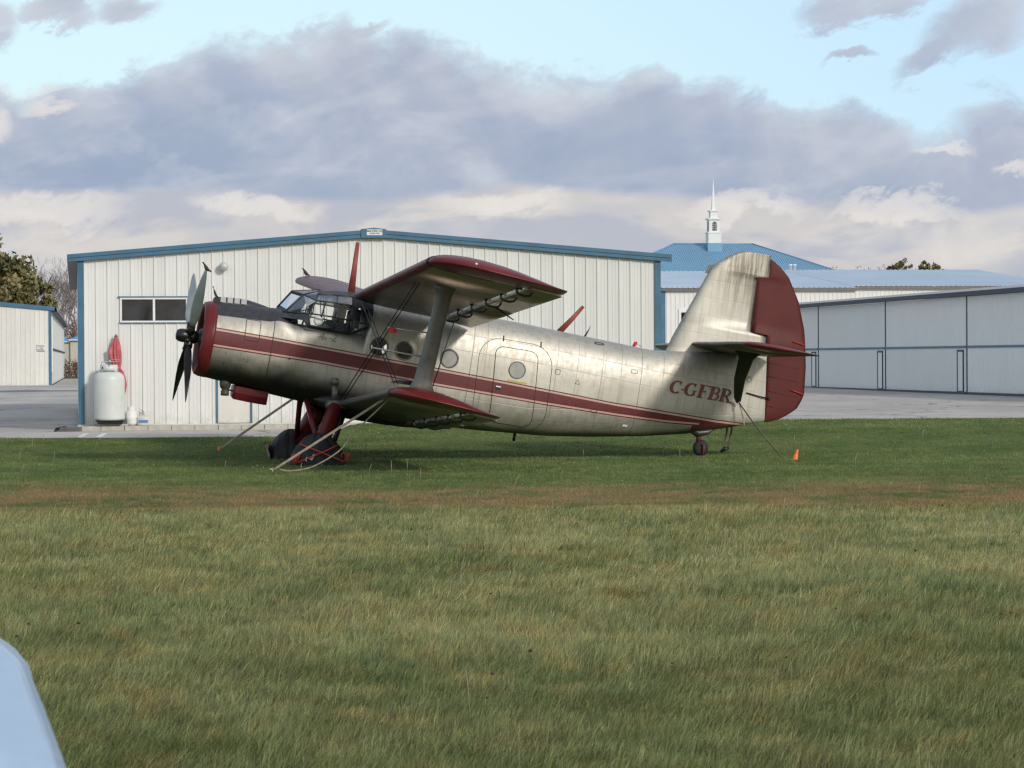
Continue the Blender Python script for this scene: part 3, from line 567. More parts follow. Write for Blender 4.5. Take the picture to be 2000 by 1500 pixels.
# pale-roofed hangars behind the tail
def roof_ribs(mb, a0, a1, b0, b1, n, wd=0.05, ht=0.06):
    for i in range(n):
        f = (i+0.5)/n; p = Vector(a0).lerp(Vector(a1), f); q_ = Vector(b0).lerp(Vector(b1), f); s = (Vector(a1)-Vector(a0)).normalized()*wd; u_ = Vector((0, 0, ht))
        mb.add([p-s, p+u_, p+s, q_-s, q_+u_, q_+s], [(0,1,4,3), (1,2,5,4)])
def gable_block(name, label, base, t1, depth, ez, rise, win=False):
    Gq = bldg_frame(base, BETA); root = empty(name, label, 'hangar', loc=(base[0], base[1], 0.45)); pp = lambda mb, n, m: rp(mb, n, m, root)
    pr = []; n = int(t1/0.3048)
    for i in range(n):
        s = i*t1/n; pr += [(s, 0), (s+.02, 0.03), (s+.06, .03), (s+.08, 0)]
    pr.append((t1, 0)); k = len(pr); mb = MB(); vs = [Gq(a_, 0.4, -b_) for a_, b_ in pr]+[Gq(a_, ez-.02, -b_) for a_, b_ in pr]; mb.add(vs, [(i, i+1, k+i+1, k+i) for i in range(k-1)]); pp(mb, 'front_wall', 'wall')
    rd = depth/2; mb = MB()
    for t_ in (0.0, t1): mb.add([Gq(t_, 0.4, 0), Gq(t_, 0.4, depth), Gq(t_, ez, depth), Gq(t_, ez+rise, rd), Gq(t_, ez, 0)], [(0,1,2,3,4) if t_ == 0 else (4,3,2,1,0)])
    mb.add([Gq(0, .4, depth), Gq(t1, .4, depth), Gq(t1, ez, depth), Gq(0, ez, depth)], [(0,1,2,3)]); pp(mb, 'gable_wall', 'doorgrey')
    mb = MB(); A0, A1, B0, B1 = Gq(-.2, ez+.14, -.25), Gq(t1+.2, ez+.14, -.25), Gq(-.2, ez+rise+.16, rd), Gq(t1+.2, ez+rise+.16, rd)
    mb.add([A0, A1, B1, B0, Gq(t1+.2, ez+.12, depth+.2), Gq(-.2, ez+.12, depth+.2)], [(0,1,2,3), (3,2,4,5)]); roof_ribs(mb, A0, A1, B0, B1, int(t1/0.35)); pp(mb, 'roof', 'paleroof')
    mb = MB(); prism(mb, Gq, -.2, t1+.2, ez-.06, ez+.12, -.27, -.02); pp(mb, 'eave_trim', 'spats')
    mb = MB(); pts = [Gq(-.24, ez-.05, -.3), Gq(-.24, ez+rise-.03, rd), Gq(-.24, ez+rise+.2, rd), Gq(-.24, ez+.18, -.3)]; mb.poly(pts, e_*0.2); pts = [Gq(-.24, ez+rise-.03, rd), Gq(-.24, ez-.05, depth), Gq(-.24, ez+.18, depth), Gq(-.24, ez+rise+.2, rd)]; mb.poly(pts, e_*0.2); pp(mb, 'rake_trim', 'blue')
    mb = MB(); prism(mb, Gq, -.05, .25, .4, ez, -.05, .12); pp(mb, 'corner_trim', 'blue')
    if win:
        wn = pp(prism(MB(), Gq, 1.15, 2.6, 3.9, 5.3, -.08, .02), 'window', 'white'); prism(MB(), Gq, 1.33, 2.45, 4.1, 5.05, -.10, 0).build('pane', 'winglass', wn)
gable_block('pale_roof_hangar', 'white hangar with pale blue metal roof, seen between main hangar and tail fin', (10.1, 193), 13.4, 42, 6.55, 1.75, True)
gable_block('second_pale_roof_hangar', 'wide hangar with pale blue roof and grey gable, behind the folding-door row', (24.03, 203), 16.0, 43, 6.85, 1.79)
for k, px_ in enumerate((1545, 1553)):
    xv = (px_-1000)/5600*224; mb = MB(); mb.lathe([(0.12, 8.4), (0.12, 9.15), (0.15, 9.15), (0.15, 9.25)], (xv, 224, 0), n=10)
    tag(mb.build('roof_vent', 'white'), ['left white vent pipe of two on the pale roof by the rudder', 'right white vent pipe of two on the pale roof by the rudder'][k], 'vent pipe', 'pair of roof vents')
# church
ch = empty('church_building', 'church with a blue ribbed hip roof and white steeple', 'church', loc=(28, 400, 0.5)); cp = lambda mb, n, m: rp(mb, n, m, ch)
GC = bldg_frame((22.67, 400), BETA); RL = 11.2; ru = 27.0; ez = 6.4; rzc = 17.88
mb = MB(); c1, c2, c3, c4 = GC(-ru, ez, -ru), GC(RL+ru, ez, -ru), GC(RL+ru, ez, ru), GC(-ru, ez, ru); r1, r2 = GC(0, rzc, 0), GC(RL, rzc, 0)
mb.add([c1, c2, c3, c4, r1, r2], [(0,1,5,4), (1,2,5), (2,3,4,5), (3,0,4)])
n = 200
for i in range(n):
    x_ = -ru + (RL+2*ru)*(i+.5)/n; f = min(1, (x_+ru)/ru, (RL+ru-x_)/ru)
    p = Vector(GC(x_, ez+.02, -ru)); q_ = Vector(GC(x_, ez+(rzc-ez)*f+.02, -ru+ru*f)); s = e_*0.05; u_ = Vector((0, -.02, 0.05)); mb.add([p-s, p+u_, p+s, q_-s, q_+u_, q_+s], [(0,1,4,3), (1,2,5,4)])
cp(mb, 'hip_roof', 'blueroof')
mb = MB(); mb.tube([r1, r2], 0.12, 6); mb.tube([c2, r2], 0.12, 6); mb.tube([c1, r1], 0.12, 6); cp(mb, 'ridge_cap', 'blueroof')
mb = MB(); prism(mb, GC, -ru+1, RL+ru-1, 0.4, ez-.05, -ru+1, ru-1); cp(mb, 'wall', 'farwall')
sp = Vector((28.13, 399.0, 0)); GT = bldg_frame((sp.x, sp.y), BETA)
def sq(mb, hw, z0, z1): return prism(mb, GT, -hw, hw, z0, z1, -hw, hw)
mb = MB(); sq(mb, 1.02, 16.6, 17.9); cp(mb, 'steeple_curb', 'blueroof')
st = MB(); sq(st, 0.90, 17.85, 19.3); sq(st, 0.96, 19.25, 19.4); sq(st, 0.76, 19.4, 21.2); sq(st, 0.94, 21.15, 21.35); sq(st, 0.52, 21.35, 22.3); sq(st, 0.66, 22.27, 22.45)
st.rings([[GT(hw*cx, z_, hw*cy) for cx, cy in ((-1,-1),(1,-1),(1,1),(-1,1))] for hw, z_ in ((0.27, 22.45), (0.25, 22.7), (0.015, 26.85))], smooth=False)
steeple = cp(st, 'steeple', 'white')
for face in range(2):
    pts = [(-0.30, 19.62), (0.30, 19.62), (0.30, 20.55)] + [(0.30*math.cos(a), 20.55+0.34*math.sin(a)) for a in np.linspace(0.4, math.pi-0.4, 5)] + [(-0.30, 20.55)]
    wn = MB(); bars = MB()
    if face == 0:
        wn.poly([GT(a_, z_, -0.765) for a_, z_ in pts], -d_*0.03)
        for a_ in (-.1, .1): prism(bars, GT, a_-.02, a_+.02, 19.62, 20.85, -.82, -.79)
        for z_ in (19.9, 20.18, 20.46): prism(bars, GT, -.3, .3, z_-.02, z_+.02, -.815, -.792)
    else:
        wn.poly([GT(-0.765, z_, a_) for a_, z_ in pts], -e_*0.03)
        for z_ in (19.9, 20.18, 20.46): prism(bars, GT, -.815, -.792, z_-.02, z_+.02, -.3, .3)
    wn.build('window', 'winglass', steeple); bars.build('muntin', 'offwhite', steeple)

# ---------------------------------------------------------------- trees
def leafmat(name, c1, c2, c3):
    m, t, p = principled(name); at = t.n.new('ShaderNodeAttribute'); at.attribute_name = 'tint'; v = at.outputs['Fac']
    c = t.mix(t.ramp(v, 0, 0.6), c1, c2); c = t.mix(t.ramp(v, 0.7, 0.95), c, c3); t.set(p.inputs['Base Color'], c); p.inputs['Roughness'].default_value = 0.6; p.inputs['Specular IOR Level'].default_value = 0.2; return m
M['leaf1'] = leafmat('olive leaves', (0.06, 0.065, 0.03), (0.21, 0.19, 0.085), (0.32, 0.235, 0.11))
M['leaf2'] = leafmat('yellow-green leaves', (0.10, 0.10, 0.04), (0.21, 0.185, 0.08), (0.28, 0.22, 0.10))
M['leaf3'] = leafmat('russet twigs', (0.10, 0.06, 0.05), (0.20, 0.13, 0.11), (0.30, 0.17, 0.12))
def tinted(name, V, F, tint, m, parent=None, smooth=False):
    me = bpy.data.meshes.new(name); nF = len(F); k = F.shape[1]
    me.vertices.add(len(V)); me.vertices.foreach_set('co', V.astype(np.float32).ravel())
    me.loops.add(nF*k); me.loops.foreach_set('vertex_index', F.astype(np.int32).ravel())
    me.polygons.add(nF); me.polygons.foreach_set('loop_start', np.arange(nF, dtype=np.int32)*k)
    try: me.polygons.foreach_set('loop_total', np.full(nF, k, np.int32))
    except Exception: pass
    at = me.attributes.new('tint', 'FLOAT', 'POINT'); at.data.foreach_set('value', tint.astype(np.float32))
    me.materials.append(M[m]); me.update(calc_edges=True); me.validate()
    o = bpy.data.objects.new(name, me); sc.collection.objects.link(o)
    if parent: o.parent = parent
    return o
def leaves(centers, rad, per, size, r_):
    V = []; T_ = []
    C_ = np.repeat(centers, per, axis=0); n = len(C_)
    d = r_.normal(size=(n, 3)); d /= np.linalg.norm(d, axis=1)[:, None]
    P_ = C_ + d*(np.repeat(rad, per)[:, None])*(r_.random((n, 1))**0.5)
    a = r_.normal(size=(n, 3)); a /= np.linalg.norm(a, axis=1)[:, None]; b = np.cross(a, r_.normal(size=(n, 3))); b /= np.linalg.norm(b, axis=1)[:, None]
    s = size*(0.6+0.8*r_.random((n, 1)))
    V = np.stack([P_-a*s, P_+b*s*0.6, P_+a*s, P_-b*s*0.6], 1).reshape(-1, 3); F = np.arange(n*4).reshape(-1, 4)
    tn = np.repeat(np.clip(np.repeat(r_.random(len(centers)), per)*0.6+r_.random(n)*0.4, 0, 1), 4); return V, F, tn
def branchy(mb, p, d, l, r, depth, rr, spread=0.6, mn=0.02):
    pts = [Vector(p)]; dd = Vector(d).normalized(); n = 3
    for i in range(n):
        dd = (dd+Vector((rr.uniform(-.18, .18), rr.uniform(-.18, .18), rr.uniform(-.05, .15)))).normalized(); pts.append(pts[-1]+dd*l/n)
    mb.tube(pts, [r*(1-0.45*i/n) for i in range(n+1)], 5 if depth > 2 else 3, cap=False)
    ends = [pts[-1]]
    if depth > 0:
        ends = []
        for k in range(rr.choice((2, 3, 3))):
            q = pts[rr.choice((1, 2, 3, 3))]; nd = (dd+Vector((rr.uniform(-1, 1), rr.uniform(-1, 1), rr.uniform(-.3, .6)))*spread).normalized()
            ends += branchy(mb, q, nd, l*rr.uniform(.62, .85), max(mn, r*0.55), depth-1, rr, spread, mn)
    return ends
def leafy_tree(loc, h, rad, label, seed, leaf='leaf1', per=130, size=0.22, nb=60, group=None, cz_=0.62, ch_=0.36, tr=0.42):
    rr = random.Random(seed); nr = np.random.default_rng(seed); root = empty('broadleaf_tree', label, 'tree', group, loc=loc)
    mb = MB(); branchy(mb, (0, 0, 0), (0, 0, 1), h*tr, h*0.02, 3, rr, 0.8, 0.04); mb.build('trunk', 'bark', root)
    c = []
    while len(c) < nb:
        v = nr.uniform(-1, 1, 3)
        if np.dot(v, v) < 1 and (np.dot(v, v) > 0.15): c.append([v[0]*rad, v[1]*rad, h*cz_+v[2]*h*ch_*(1-0.25*abs(v[0]))])
    V, F, tn = leaves(np.array(c), nr.uniform(.12, .3, nb)*rad, per, size, nr); tinted('crown', V, F, tn, leaf, root); return root
def bare_tree(loc, h, label, seed, m='barkpale', spread=0.75, group=None):
    rr = random.Random(seed); root = empty('bare_tree', label, 'tree', group, loc=loc); mb = MB(); mb.tube([(0, 0, 0), (0.1, 0, h*0.22)], [h*.022, h*.018], 7); mb.build('trunk', m, root)
    mb = MB(); 
    for k in range(3): branchy(mb, (0.1, 0, h*0.2), (rr.uniform(-.6, .6), rr.uniform(-.4, .4), 1), h*0.30, h*0.014, 6, rr, spread, 0.016)
    mb.build('crown', m, root); return root
leafy_tree((-49.5, 262, .5), 13.3, 5.6, 'tall olive-green autumn tree above the far left hangar', 3, 'leaf1', 170, 0.26, 110)
leafy_tree((-45.6, 268, .5), 10.4, 3.4, 'lower yellow-green tree on the right of the tall olive one', 5, 'leaf2', 130, 0.24, 46)
bl_ = ['bare grey tree nearest the olive trees behind the far left hangar', 'bare tree with the tallest fan of branches left of the main hangar', 'bare reddish tree close to the blue corner post', 'low bare tree in front of the other bare ones']
for i, (x_, y_, h_) in enumerate(((-54.0, 325, 11.5), (-52.6, 332, 12.2), (-50.6, 328, 10.8), (-51.5, 316, 8.2))): bare_tree((x_, y_, .5), h_, bl_[i], 20+i, 'barkpale', 0.8, 'bare trees between the hangars')
nr = np.random.default_rng(8); cc = np.stack([nr.uniform(-62, -46, 150), nr.uniform(334, 350, 150), nr.uniform(.5, 7.5, 150)*(0.6+.4*nr.random(150))], 1)
V, F, tn = leaves(cc, nr.uniform(.8, 1.8, 150), 150, 0.14, nr); tag(tinted('undergrowth', V, F, tn, 'leaf3'), 'dense brown brush behind the bare trees', 'brush', kind='stuff')
cc = np.stack([nr.uniform(-50, -38, 120), nr.uniform(258, 285, 120), nr.uniform(.4, 1.1, 120)], 1); cc[:, 2] += (cc[:, 1]-258)/27*0.7
V, F, tn = leaves(cc, nr.uniform(.5, .9, 120), 90, 0.10, nr); tag(tinted('dry_weeds', V, F, tn, 'leaf3'), 'dry brown weeds at the end of the lane', 'weeds', kind='stuff')
rl = ['tallest round tree on the skyline right of the rudder', 'thin tree on the skyline just left of the tallest one', 'narrow leafy treetop right of the tallest skyline tree', 'bushy treetop rightmost on the skyline']
for i, (px_, top_, rad, lf) in enumerate(((1763, 508, 1.6, 'leaf2'), (1742, 518, 1.0, 'leaf3'), (1806, 512, 1.2, 'leaf2'), (1826, 514, 1.7, 'leaf2'))):
    X_ = (px_-1000)/5600*420; zt_ = 2+(700.5-(px_-1000)*.0056-top_)/5600*420
    leafy_tree((X_, 420, .5), zt_, rad, rl[i], 40+i, lf, 60, 0.14, 34, 'treetops on the skyline', 0.88, 0.10, 0.30)
cc = np.stack([nr.uniform(44, 62, 90), nr.uniform(430, 440, 90), 14.9+nr.normal(size=90)*.35], 1)
V, F, tn = leaves(cc, nr.uniform(.15, .4, 90), 10, 0.09, nr); V2 = V.copy()
tag(tinted('skyline_twigs', V, F, tn, 'leaf3'), 'faint reddish twig tops along the pale roof line', 'twigs', kind='stuff')
mb = MB(); mb.tube([(48.8, 434, .4), (49, 434, 15)], .15, 5)
for k in range(14): mb.tube([(44+k*1.35, 436, 8), (44+k*1.35+random.uniform(-.4, .4), 436, 14.6+random.uniform(-.3, .6))], .03, 3)
tag(mb.build('skyline_branches', 'barkpale'), 'bare branch tips rising behind the pale roof', 'branches', kind='stuff')
for k, z_ in enumerate((8.55, 8.0)):
    mb = MB(); mb.tube([(-75+4*i, 250, z_+0.02*(i-5)**2*.2) for i in range(9)], 0.018, 4); tag(mb.build('power_line', 'spats'), ['upper thin overhead wire crossing the olive tree', 'lower thin overhead wire crossing the olive tree'][k], 'wire', 'overhead wires at the left')
# ================================================================ the aircraft
# local frame: x aft, y to its left (towards the camera), z up, origin on the ground between the main wheels
PSI, TH = R(12), R(9.5)
ax_a = Vector((math.cos(PSI)*math.cos(TH), math.sin(PSI)*math.cos(TH), -math.sin(TH)))
ax_l = Vector((math.sin(PSI), -math.cos(PSI), 0)); ax_u = Vector((math.cos(PSI)*math.sin(TH), math.sin(PSI)*math.sin(TH), math.cos(TH)))
PO = Vector((-4.05, 56.2, 0))
AM = Matrix(((ax_a.x, ax_l.x, ax_u.x, PO.x), (ax_a.y, ax_l.y, ax_u.y, PO.y), (ax_a.z, ax_l.z, ax_u.z, PO.z), (0, 0, 0, 1)))
# (x, -y) so that the frame is right handed: use y' = -y and mirror below
AMr = Matrix(((ax_a.x, -ax_l.x, ax_u.x, PO.x), (ax_a.y, -ax_l.y, ax_u.y, PO.y), (ax_a.z, -ax_l.z, ax_u.z, PO.z), (0, 0, 0, 1)))
plane = empty('biplane', 'silver and maroon single-engine biplane tied down on the grass', 'biplane')
plane.matrix_world = AMr
def loc(x, y, z): return (x, -y, z)           # aircraft point -> mesh coordinates
def W(x, y, z): return AMr @ Vector(loc(x, y, z))
def P(mb, name, m, par=None, smooth=None): 
    o = mb.build(name, m, par or plane); fixn(o); return o
FX = [-2.27, -1.7, -1.15, -1.0, -0.72, 0.0, 0.66, 0.70, 2.8, 3.2, 3.64, 4.7, 5.8, 6.45, 6.75, 7.5, 8.2, 8.9, 9.12]
ZT = [2.80, 2.84, 2.87, 2.88, 2.64, 2.64, 2.64, 3.37, 3.375, 3.388, 3.386, 3.345, 3.31, 3.285, 3.30, 3.42, 3.55, 3.75, 3.80]
BX = [-2.27, -1.7, -1.15, -0.98, -0.27, 1.0, 2.43, 3.37, 4.62, 5.56, 6.6, 7.54, 8.16, 9.12]
ZB = [1.33, 1.28, 1.225, 1.205, 1.15, 1.09, 1.093, 1.147, 1.239, 1.364, 1.537, 1.736, 1.927, 2.235]
WX = [-2.27, -1.7, -1.0, 0, 1, 3.5, 4.6, 5.8, 7, 8.2, 8.9, 9.12]; WW = [.735, .775, .82, .87, .88, .88, .83, .70, .50, .27, .13, .07]
NX = [-2.27, -1.2, -0.4, 0.0, 0.7, 4.0, 6.0, 8.0, 9.12]; NTp = [2.0, 2.4, 5.0, 7.0, 3.4, 3.0, 2.6, 2.4, 5]; NBt = [2.0, 2.2, 2.4, 3.0, 3.4, 3.4, 3.0, 2.6, 7]
ip = lambda x, a, b: float(np.interp(x, a, b))
def section(x, inset=0.0):
    return ip(x, FX, ZT)-inset, ip(x, BX, ZB)+inset, ip(x, WX, WW)-inset, ip(x, NX, NTp), ip(x, NX, NBt)
def sideY(x, z):
    zt, zb, w_, nt, nb = section(x)
    if x < 0.7 and x > -1.0: zc, top_ = 2.0, zt
    zc = 2.05 if x < 0.7 else (zt+zb)/2
    if z >= zc: n_, hz = nt, zt-zc
    else: n_, hz = nb, zc-zb
    q = max(0.0, 1-abs((z-zc)/hz)**n_); return w_*q**(1/n_)
def hx(z): return 8.90+(3.95-z)*.125 if z < 3.97 else 8.90
def fus_ring(x, inset, K):
    zt, zb, w_, nt, nb = section(x, inset); zc = 2.05 if x < 0.7 else (zt+zb)/2; out_ = []
    for k in range(K):
        a = 2*math.pi*k/K; c_, s_ = math.cos(a), math.sin(a); n_ = nt if s_ >= 0 else nb
        d = (abs(c_)**n_+abs(s_)**n_)**(-1/n_); z_ = zc+(zt-zc if s_ >= 0 else zc-zb)*s_*d; out_.append(loc(x+max(0, (x-8.0)/1.12)*(hx(z_)-.006-9.12), w_*c_*d, z_))
    return out_
WINX = (0.935, 1.434); WZ = 2.43; WR = 0.165
def fus_mesh(name, m, x0, x1, inset, K, cap):
    xs_ = [x for x in np.concatenate([np.arange(x0, 0.66, 0.09), [0.66, 0.70], np.arange(0.76, 1.66, 0.03), np.arange(1.7, x1, 0.1)]) if x0 <= x <= x1]
    xs_ = sorted(set([round(float(x), 4) for x in xs_] + [x0, x1])); rings = [fus_ring(x, inset, K) for x in xs_]
    mb = MB(); n = K; vs = [q for r_ in rings for q in r_]; fs = []
    def inwin(c):
        return any((c[0]-wx)**2+(c[2]-WZ)**2 < (WR+inset*0.2)**2 for wx in WINX) and abs(c[1]) > 0.5
    for i in range(len(rings)-1):
        for k in range(n):
            f = (i*n+k, i*n+(k+1) % n, (i+1)*n+(k+1) % n, (i+1)*n+k); c = [sum(vs[j][q] for j in f)/4 for q in range(3)]
            if not inwin(c): fs.append(f)
    if cap: fs.append(tuple(range(n-1, -1, -1))); fs.append(tuple(range((len(rings)-1)*n, len(rings)*n)))
    mb.add(vs, fs, True); return mb
# ---- paint
def skin_mat(name, kind):
    m, t, p = principled(name); tc = t.n.new('ShaderNodeTexCoord').outputs['Object']; x, y, z = t.sep(tc)
    silver = (0.53, 0.50, 0.44); streak = t.noise(t.scale(tc, 6, 6, 0.5), 2.2, 5, 0.6); blot = t.noise(tc, 1.3, 5, 0.6); fine = t.noise(tc, 9, 5, 0.65)
    c = t.mix(t.ramp(blot, 0.3, 0.7), tuple(q*0.90 for q in silver), tuple(q*1.04 for q in silver)); rough = t.ramp(fine, 0.3, 0.7, 0.48, 0.60); metal = 0.74
    c = t.mul(c, t.mix(t.ramp(streak, 0.45, 0.75), (1, 1, 1), (0.82, 0.79, 0.74)))
    lines = None
    def addline(v):
        nonlocal lines; lines = v if lines is None else t.m('MAXIMUM', lines, v)
    def at(a, q, w_): return t.ramp(t.m('ABSOLUTE', t.m('SUBTRACT', a, q)), w_, w_*0.4)
    if kind == 'fus':
        zt = t.curve(x, [(-2.3, 2.30), (-1.1, 2.285), (.87, 2.24), (2.82, 2.195), (4.29, 2.15), (5.8, 2.105), (8.04, 2.11), (9.2, 2.15)], -2.3, 9.2, 1.5, 2.6)
        zb = t.curve(x, [(-2.3, 1.915), (-.2, 1.925), (2.09, 1.855), (4.33, 1.83), (5.84, 1.84), (6.95, 1.87), (8.0, 1.95), (9.2, 2.0)], -2.3, 9.2, 1.5, 2.6)
        dz = t.m('SUBTRACT', zt, z); du = t.m('SUBTRACT', z, zb)
        band = t.m('MULTIPLY', t.m('GREATER_THAN', dz, 0), t.m('GREATER_THAN', du, 0))
        below = t.m('MULTIPLY', t.m('GREATER_THAN', x, 7.55), t.m('GREATER_THAN', dz, 0)); band = t.m('MAXIMUM', band, below)
        l1 = t.m('MULTIPLY', t.m('GREATER_THAN', dz, 0.022), t.m('LESS_THAN', dz, 0.058)); l2 = t.m('MULTIPLY', t.m('GREATER_THAN', du, 0.022), t.m('LESS_THAN', du, 0.055))
        l2 = t.m('MULTIPLY', l2, t.m('LESS_THAN', x, 7.7)); l1 = t.m('MULTIPLY', l1, t.m('LESS_THAN', x, 9.0))
        mar = t.mix(t.ramp(fine, 0.3, 0.7), (0.105, 0.017, 0.020), (0.145, 0.024, 0.026))
        chip = t.ramp(t.noise(tc, 26, 6, 0.8), 0.69, 0.73); mar = t.mix(t.m('MULTIPLY', chip, 0.6), mar, (0.45, 0.3, 0.26))
        paint = band; c = t.mix(band, c, mar); ln = t.m('MAXIMUM', l1, l2); c = t.mix(ln, c, (0.56, 0.36, 0.30))
        blk = t.curve(x, [(-2.3, 2.535), (-1.2, 2.577), (-1.06, 2.62), (-.5, 2.572), (.3, 2.553), (.67, 2.765), (.70, 3.20), (.715, 3.6), (9.2, 3.6)], -2.3, 9.2, 1.5, 3.6)
        bm = t.m('GREATER_THAN', z, blk); c = t.mix(bm, c, t.mix(t.ramp(fine, .3, .7), (0.022, 0.022, 0.026), (0.045, 0.044, 0.05))); paint = t.m('MAXIMUM', paint, bm)
        ring = t.m('LESS_THAN', x, t.m('ADD', -2.215, t.m('MULTIPLY', t.m('SUBTRACT', z, 2.5), 0.02))); ring = t.m('MULTIPLY', ring, t.m('LESS_THAN', z, 2.54)); c = t.mix(ring, c, mar); paint = t.m('MAXIMUM', paint, ring)
        grime_refl = t.m('MULTIPLY', t.ramp(t.m('ADD', t.m('ADD', z, t.m('MULTIPLY', t.m('MAXIMUM', t.m('ADD', x, .6), 0), .10)), t.m('MULTIPLY', t.m('SUBTRACT', blot, .5), 0.35)), 1.86, 1.42), t.ramp(x, 1.9, 0.2)); grime_refl = t.m('MULTIPLY', grime_refl, t.m('SUBTRACT', 1.0, band)); c = t.mix(t.m('MULTIPLY', grime_refl, 0.93), c, (0.018, 0.016, 0.017))  # nose underside: grime plus the ground's dark reflection, painted into the skin
        belly = t.ramp(t.m('ADD', z, t.m('MULTIPLY', t.m('SUBTRACT', blot, .5), 0.1)), t.curve(x, [(-2.3, 1.2), (0, 1.18), (2.4, 1.22), (4.6, 1.40), (6.6, 1.69), (9.2, 2.28)], -2.3, 9.2, 1, 2.6), t.curve(x, [(-2.3, 1.12), (0, 1.0), (2.4, 1.06), (4.6, 1.22), (6.6, 1.52), (9.2, 2.2)], -2.3, 9.2, 1, 2.6)); c = t.mix(t.m('MULTIPLY', belly, 0.85), c, (0.035, 0.03, 0.028))  # dark belly edge: reflection of the ground painted into the skin colour
        for q in (-1.68, -1.13, -0.62, 0.0, 0.42, 0.78, 1.18, 1.68, 2.18, 2.78, 3.05, 4.5, 4.93, 5.45, 5.85, 6.28, 6.75, 7.2, 7.7, 8.2, 8.7): addline(t.m('MULTIPLY', at(x, q, 0.009), 1.0 if q in (-1.13, 2.78, 6.28) else 0.42))
        for q in (1.45, 1.72, 2.62, 2.95, 3.18): addline(t.m('MULTIPLY', at(t.m('ADD', z, t.m('MULTIPLY', t.m('MAXIMUM', t.m('SUBTRACT', x, 4.0), 0.0), 0.035 if q > 2 else -0.12)), q, 0.008), 0.38))
        rv = None
        rx = t.m('ABSOLUTE', t.m('SUBTRACT', t.m('FRACT', t.m('MULTIPLY', x, 2.27)), 0.5)); rz = t.m('FRACT', t.m('MULTIPLY', z, 28.0))
        rv = t.m('MULTIPLY', t.ramp(rx, 0.018, 0.008), t.ramp(t.m('ABSOLUTE', t.m('SUBTRACT', rz, .5)), .22, .1)); addline(t.m('MULTIPLY', rv, 0.35))
    else:
        paint = None
        if kind == 'fin':
            g = t.noise(t.scale(tc, 9, 9, 0.45), 1.6, 6, 0.65); gm = t.m('MULTIPLY', t.ramp(g, 0.42, 0.60), t.m('MULTIPLY', t.ramp(z, 4.05, 5.3), t.ramp(x, 7.55, 8.0))); c = t.mix(t.m('MULTIPLY', gm, 0.85), c, (0.16, 0.135, 0.095)); metal = 0.4
            top_ = t.m('MULTIPLY', t.ramp(z, 5.15, 5.6), 0.5); c = t.mix(top_, c, (0.25, 0.215, 0.16)); metal = 0.35; rough = 0.5
            for q in (3.78, 4.15, 4.52, 4.88, 5.22): addline(t.m('MULTIPLY', at(z, q, 0.008), 0.25))
        if kind == 'wing':
            for q in (1.2, 1.9, 2.6, 3.3, 4.0, 4.7, 5.4, 6.1, 6.8, 7.5, 8.1): addline(t.m('MULTIPLY', at(t.m('ABSOLUTE', y), q, 0.01), 0.4))
            c = t.mul(c, (0.72, 0.69, 0.66)); rough = t.ramp(fine, 0.3, 0.7, 0.30, 0.42); metal = 0.88
            rs = t.m('MULTIPLY', t.ramp(t.m('ADD', t.m('ABSOLUTE', y), t.m('MULTIPLY', blot, 2.0)), 6.2, 2.2), 0.85); c = t.mix(rs, c, (0.035, 0.03, 0.03))  # towards the root, shade and dark reflection are painted into the wing colour
    if lines is not None: c = t.mix(t.m('MULTIPLY', lines, 0.48), c, (0.06, 0.055, 0.05))
    t.set(p.inputs['Base Color'], c); t.set(p.inputs['Roughness'], rough)
    if paint is not None: t.set(p.inputs['Metallic'], t.m('MULTIPLY', t.m('SUBTRACT', 1.0, paint), metal))
    else: p.inputs['Metallic'].default_value = metal
    b = t.n.new('ShaderNodeBump'); b.inputs['Strength'].default_value = 0.38; b.inputs['Distance'].default_value = 0.012
    wob = t.m('ADD', t.noise(t.scale(tc, 2.2, 2.2, 2.8), 1.5, 2, 0.4), t.m('MULTIPLY', t.noise(t.scale(tc, 1, 1, 1.6), 7.0, 2, 0.5), 0.22)); t.set(b.inputs['Height'], t.m('SUBTRACT', t.m('MULTIPLY', wob, 0.9), lines if lines is not None else 0.0)); t.l.new(b.outputs[0], p.inputs['Normal'])
    return m
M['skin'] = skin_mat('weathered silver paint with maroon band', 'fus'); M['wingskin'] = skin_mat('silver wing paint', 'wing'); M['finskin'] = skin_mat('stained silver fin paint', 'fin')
M['rudder'] = mat('dull maroon rudder paint', (0.105, 0.022, 0.020), 0.55, spec=0.2, var=0.12, vs=1.5)
M['lepaint'] = mat('worn maroon leading edge', (0.115, 0.022, 0.028), 0.42, 0.0, var=0.45, vs=2.5, spec=0.3)
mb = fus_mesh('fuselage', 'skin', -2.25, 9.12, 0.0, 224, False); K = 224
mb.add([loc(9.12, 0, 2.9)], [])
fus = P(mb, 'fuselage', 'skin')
mb = fus_mesh('lining', 'interior', -1.1, 5.0, 0.03, 96, True); P(mb, 'cabin_lining', 'interior')
mb = MB(); mb.poly([loc(0.705, y_, z_) for y_, z_ in ((-.8, 2.5), (-.8, 3.1), (-.5, 3.3), (.5, 3.3), (.8, 3.1), (.8, 2.5))], (0.02, 0, 0)); P(mb, 'bulkhead', 'interior')
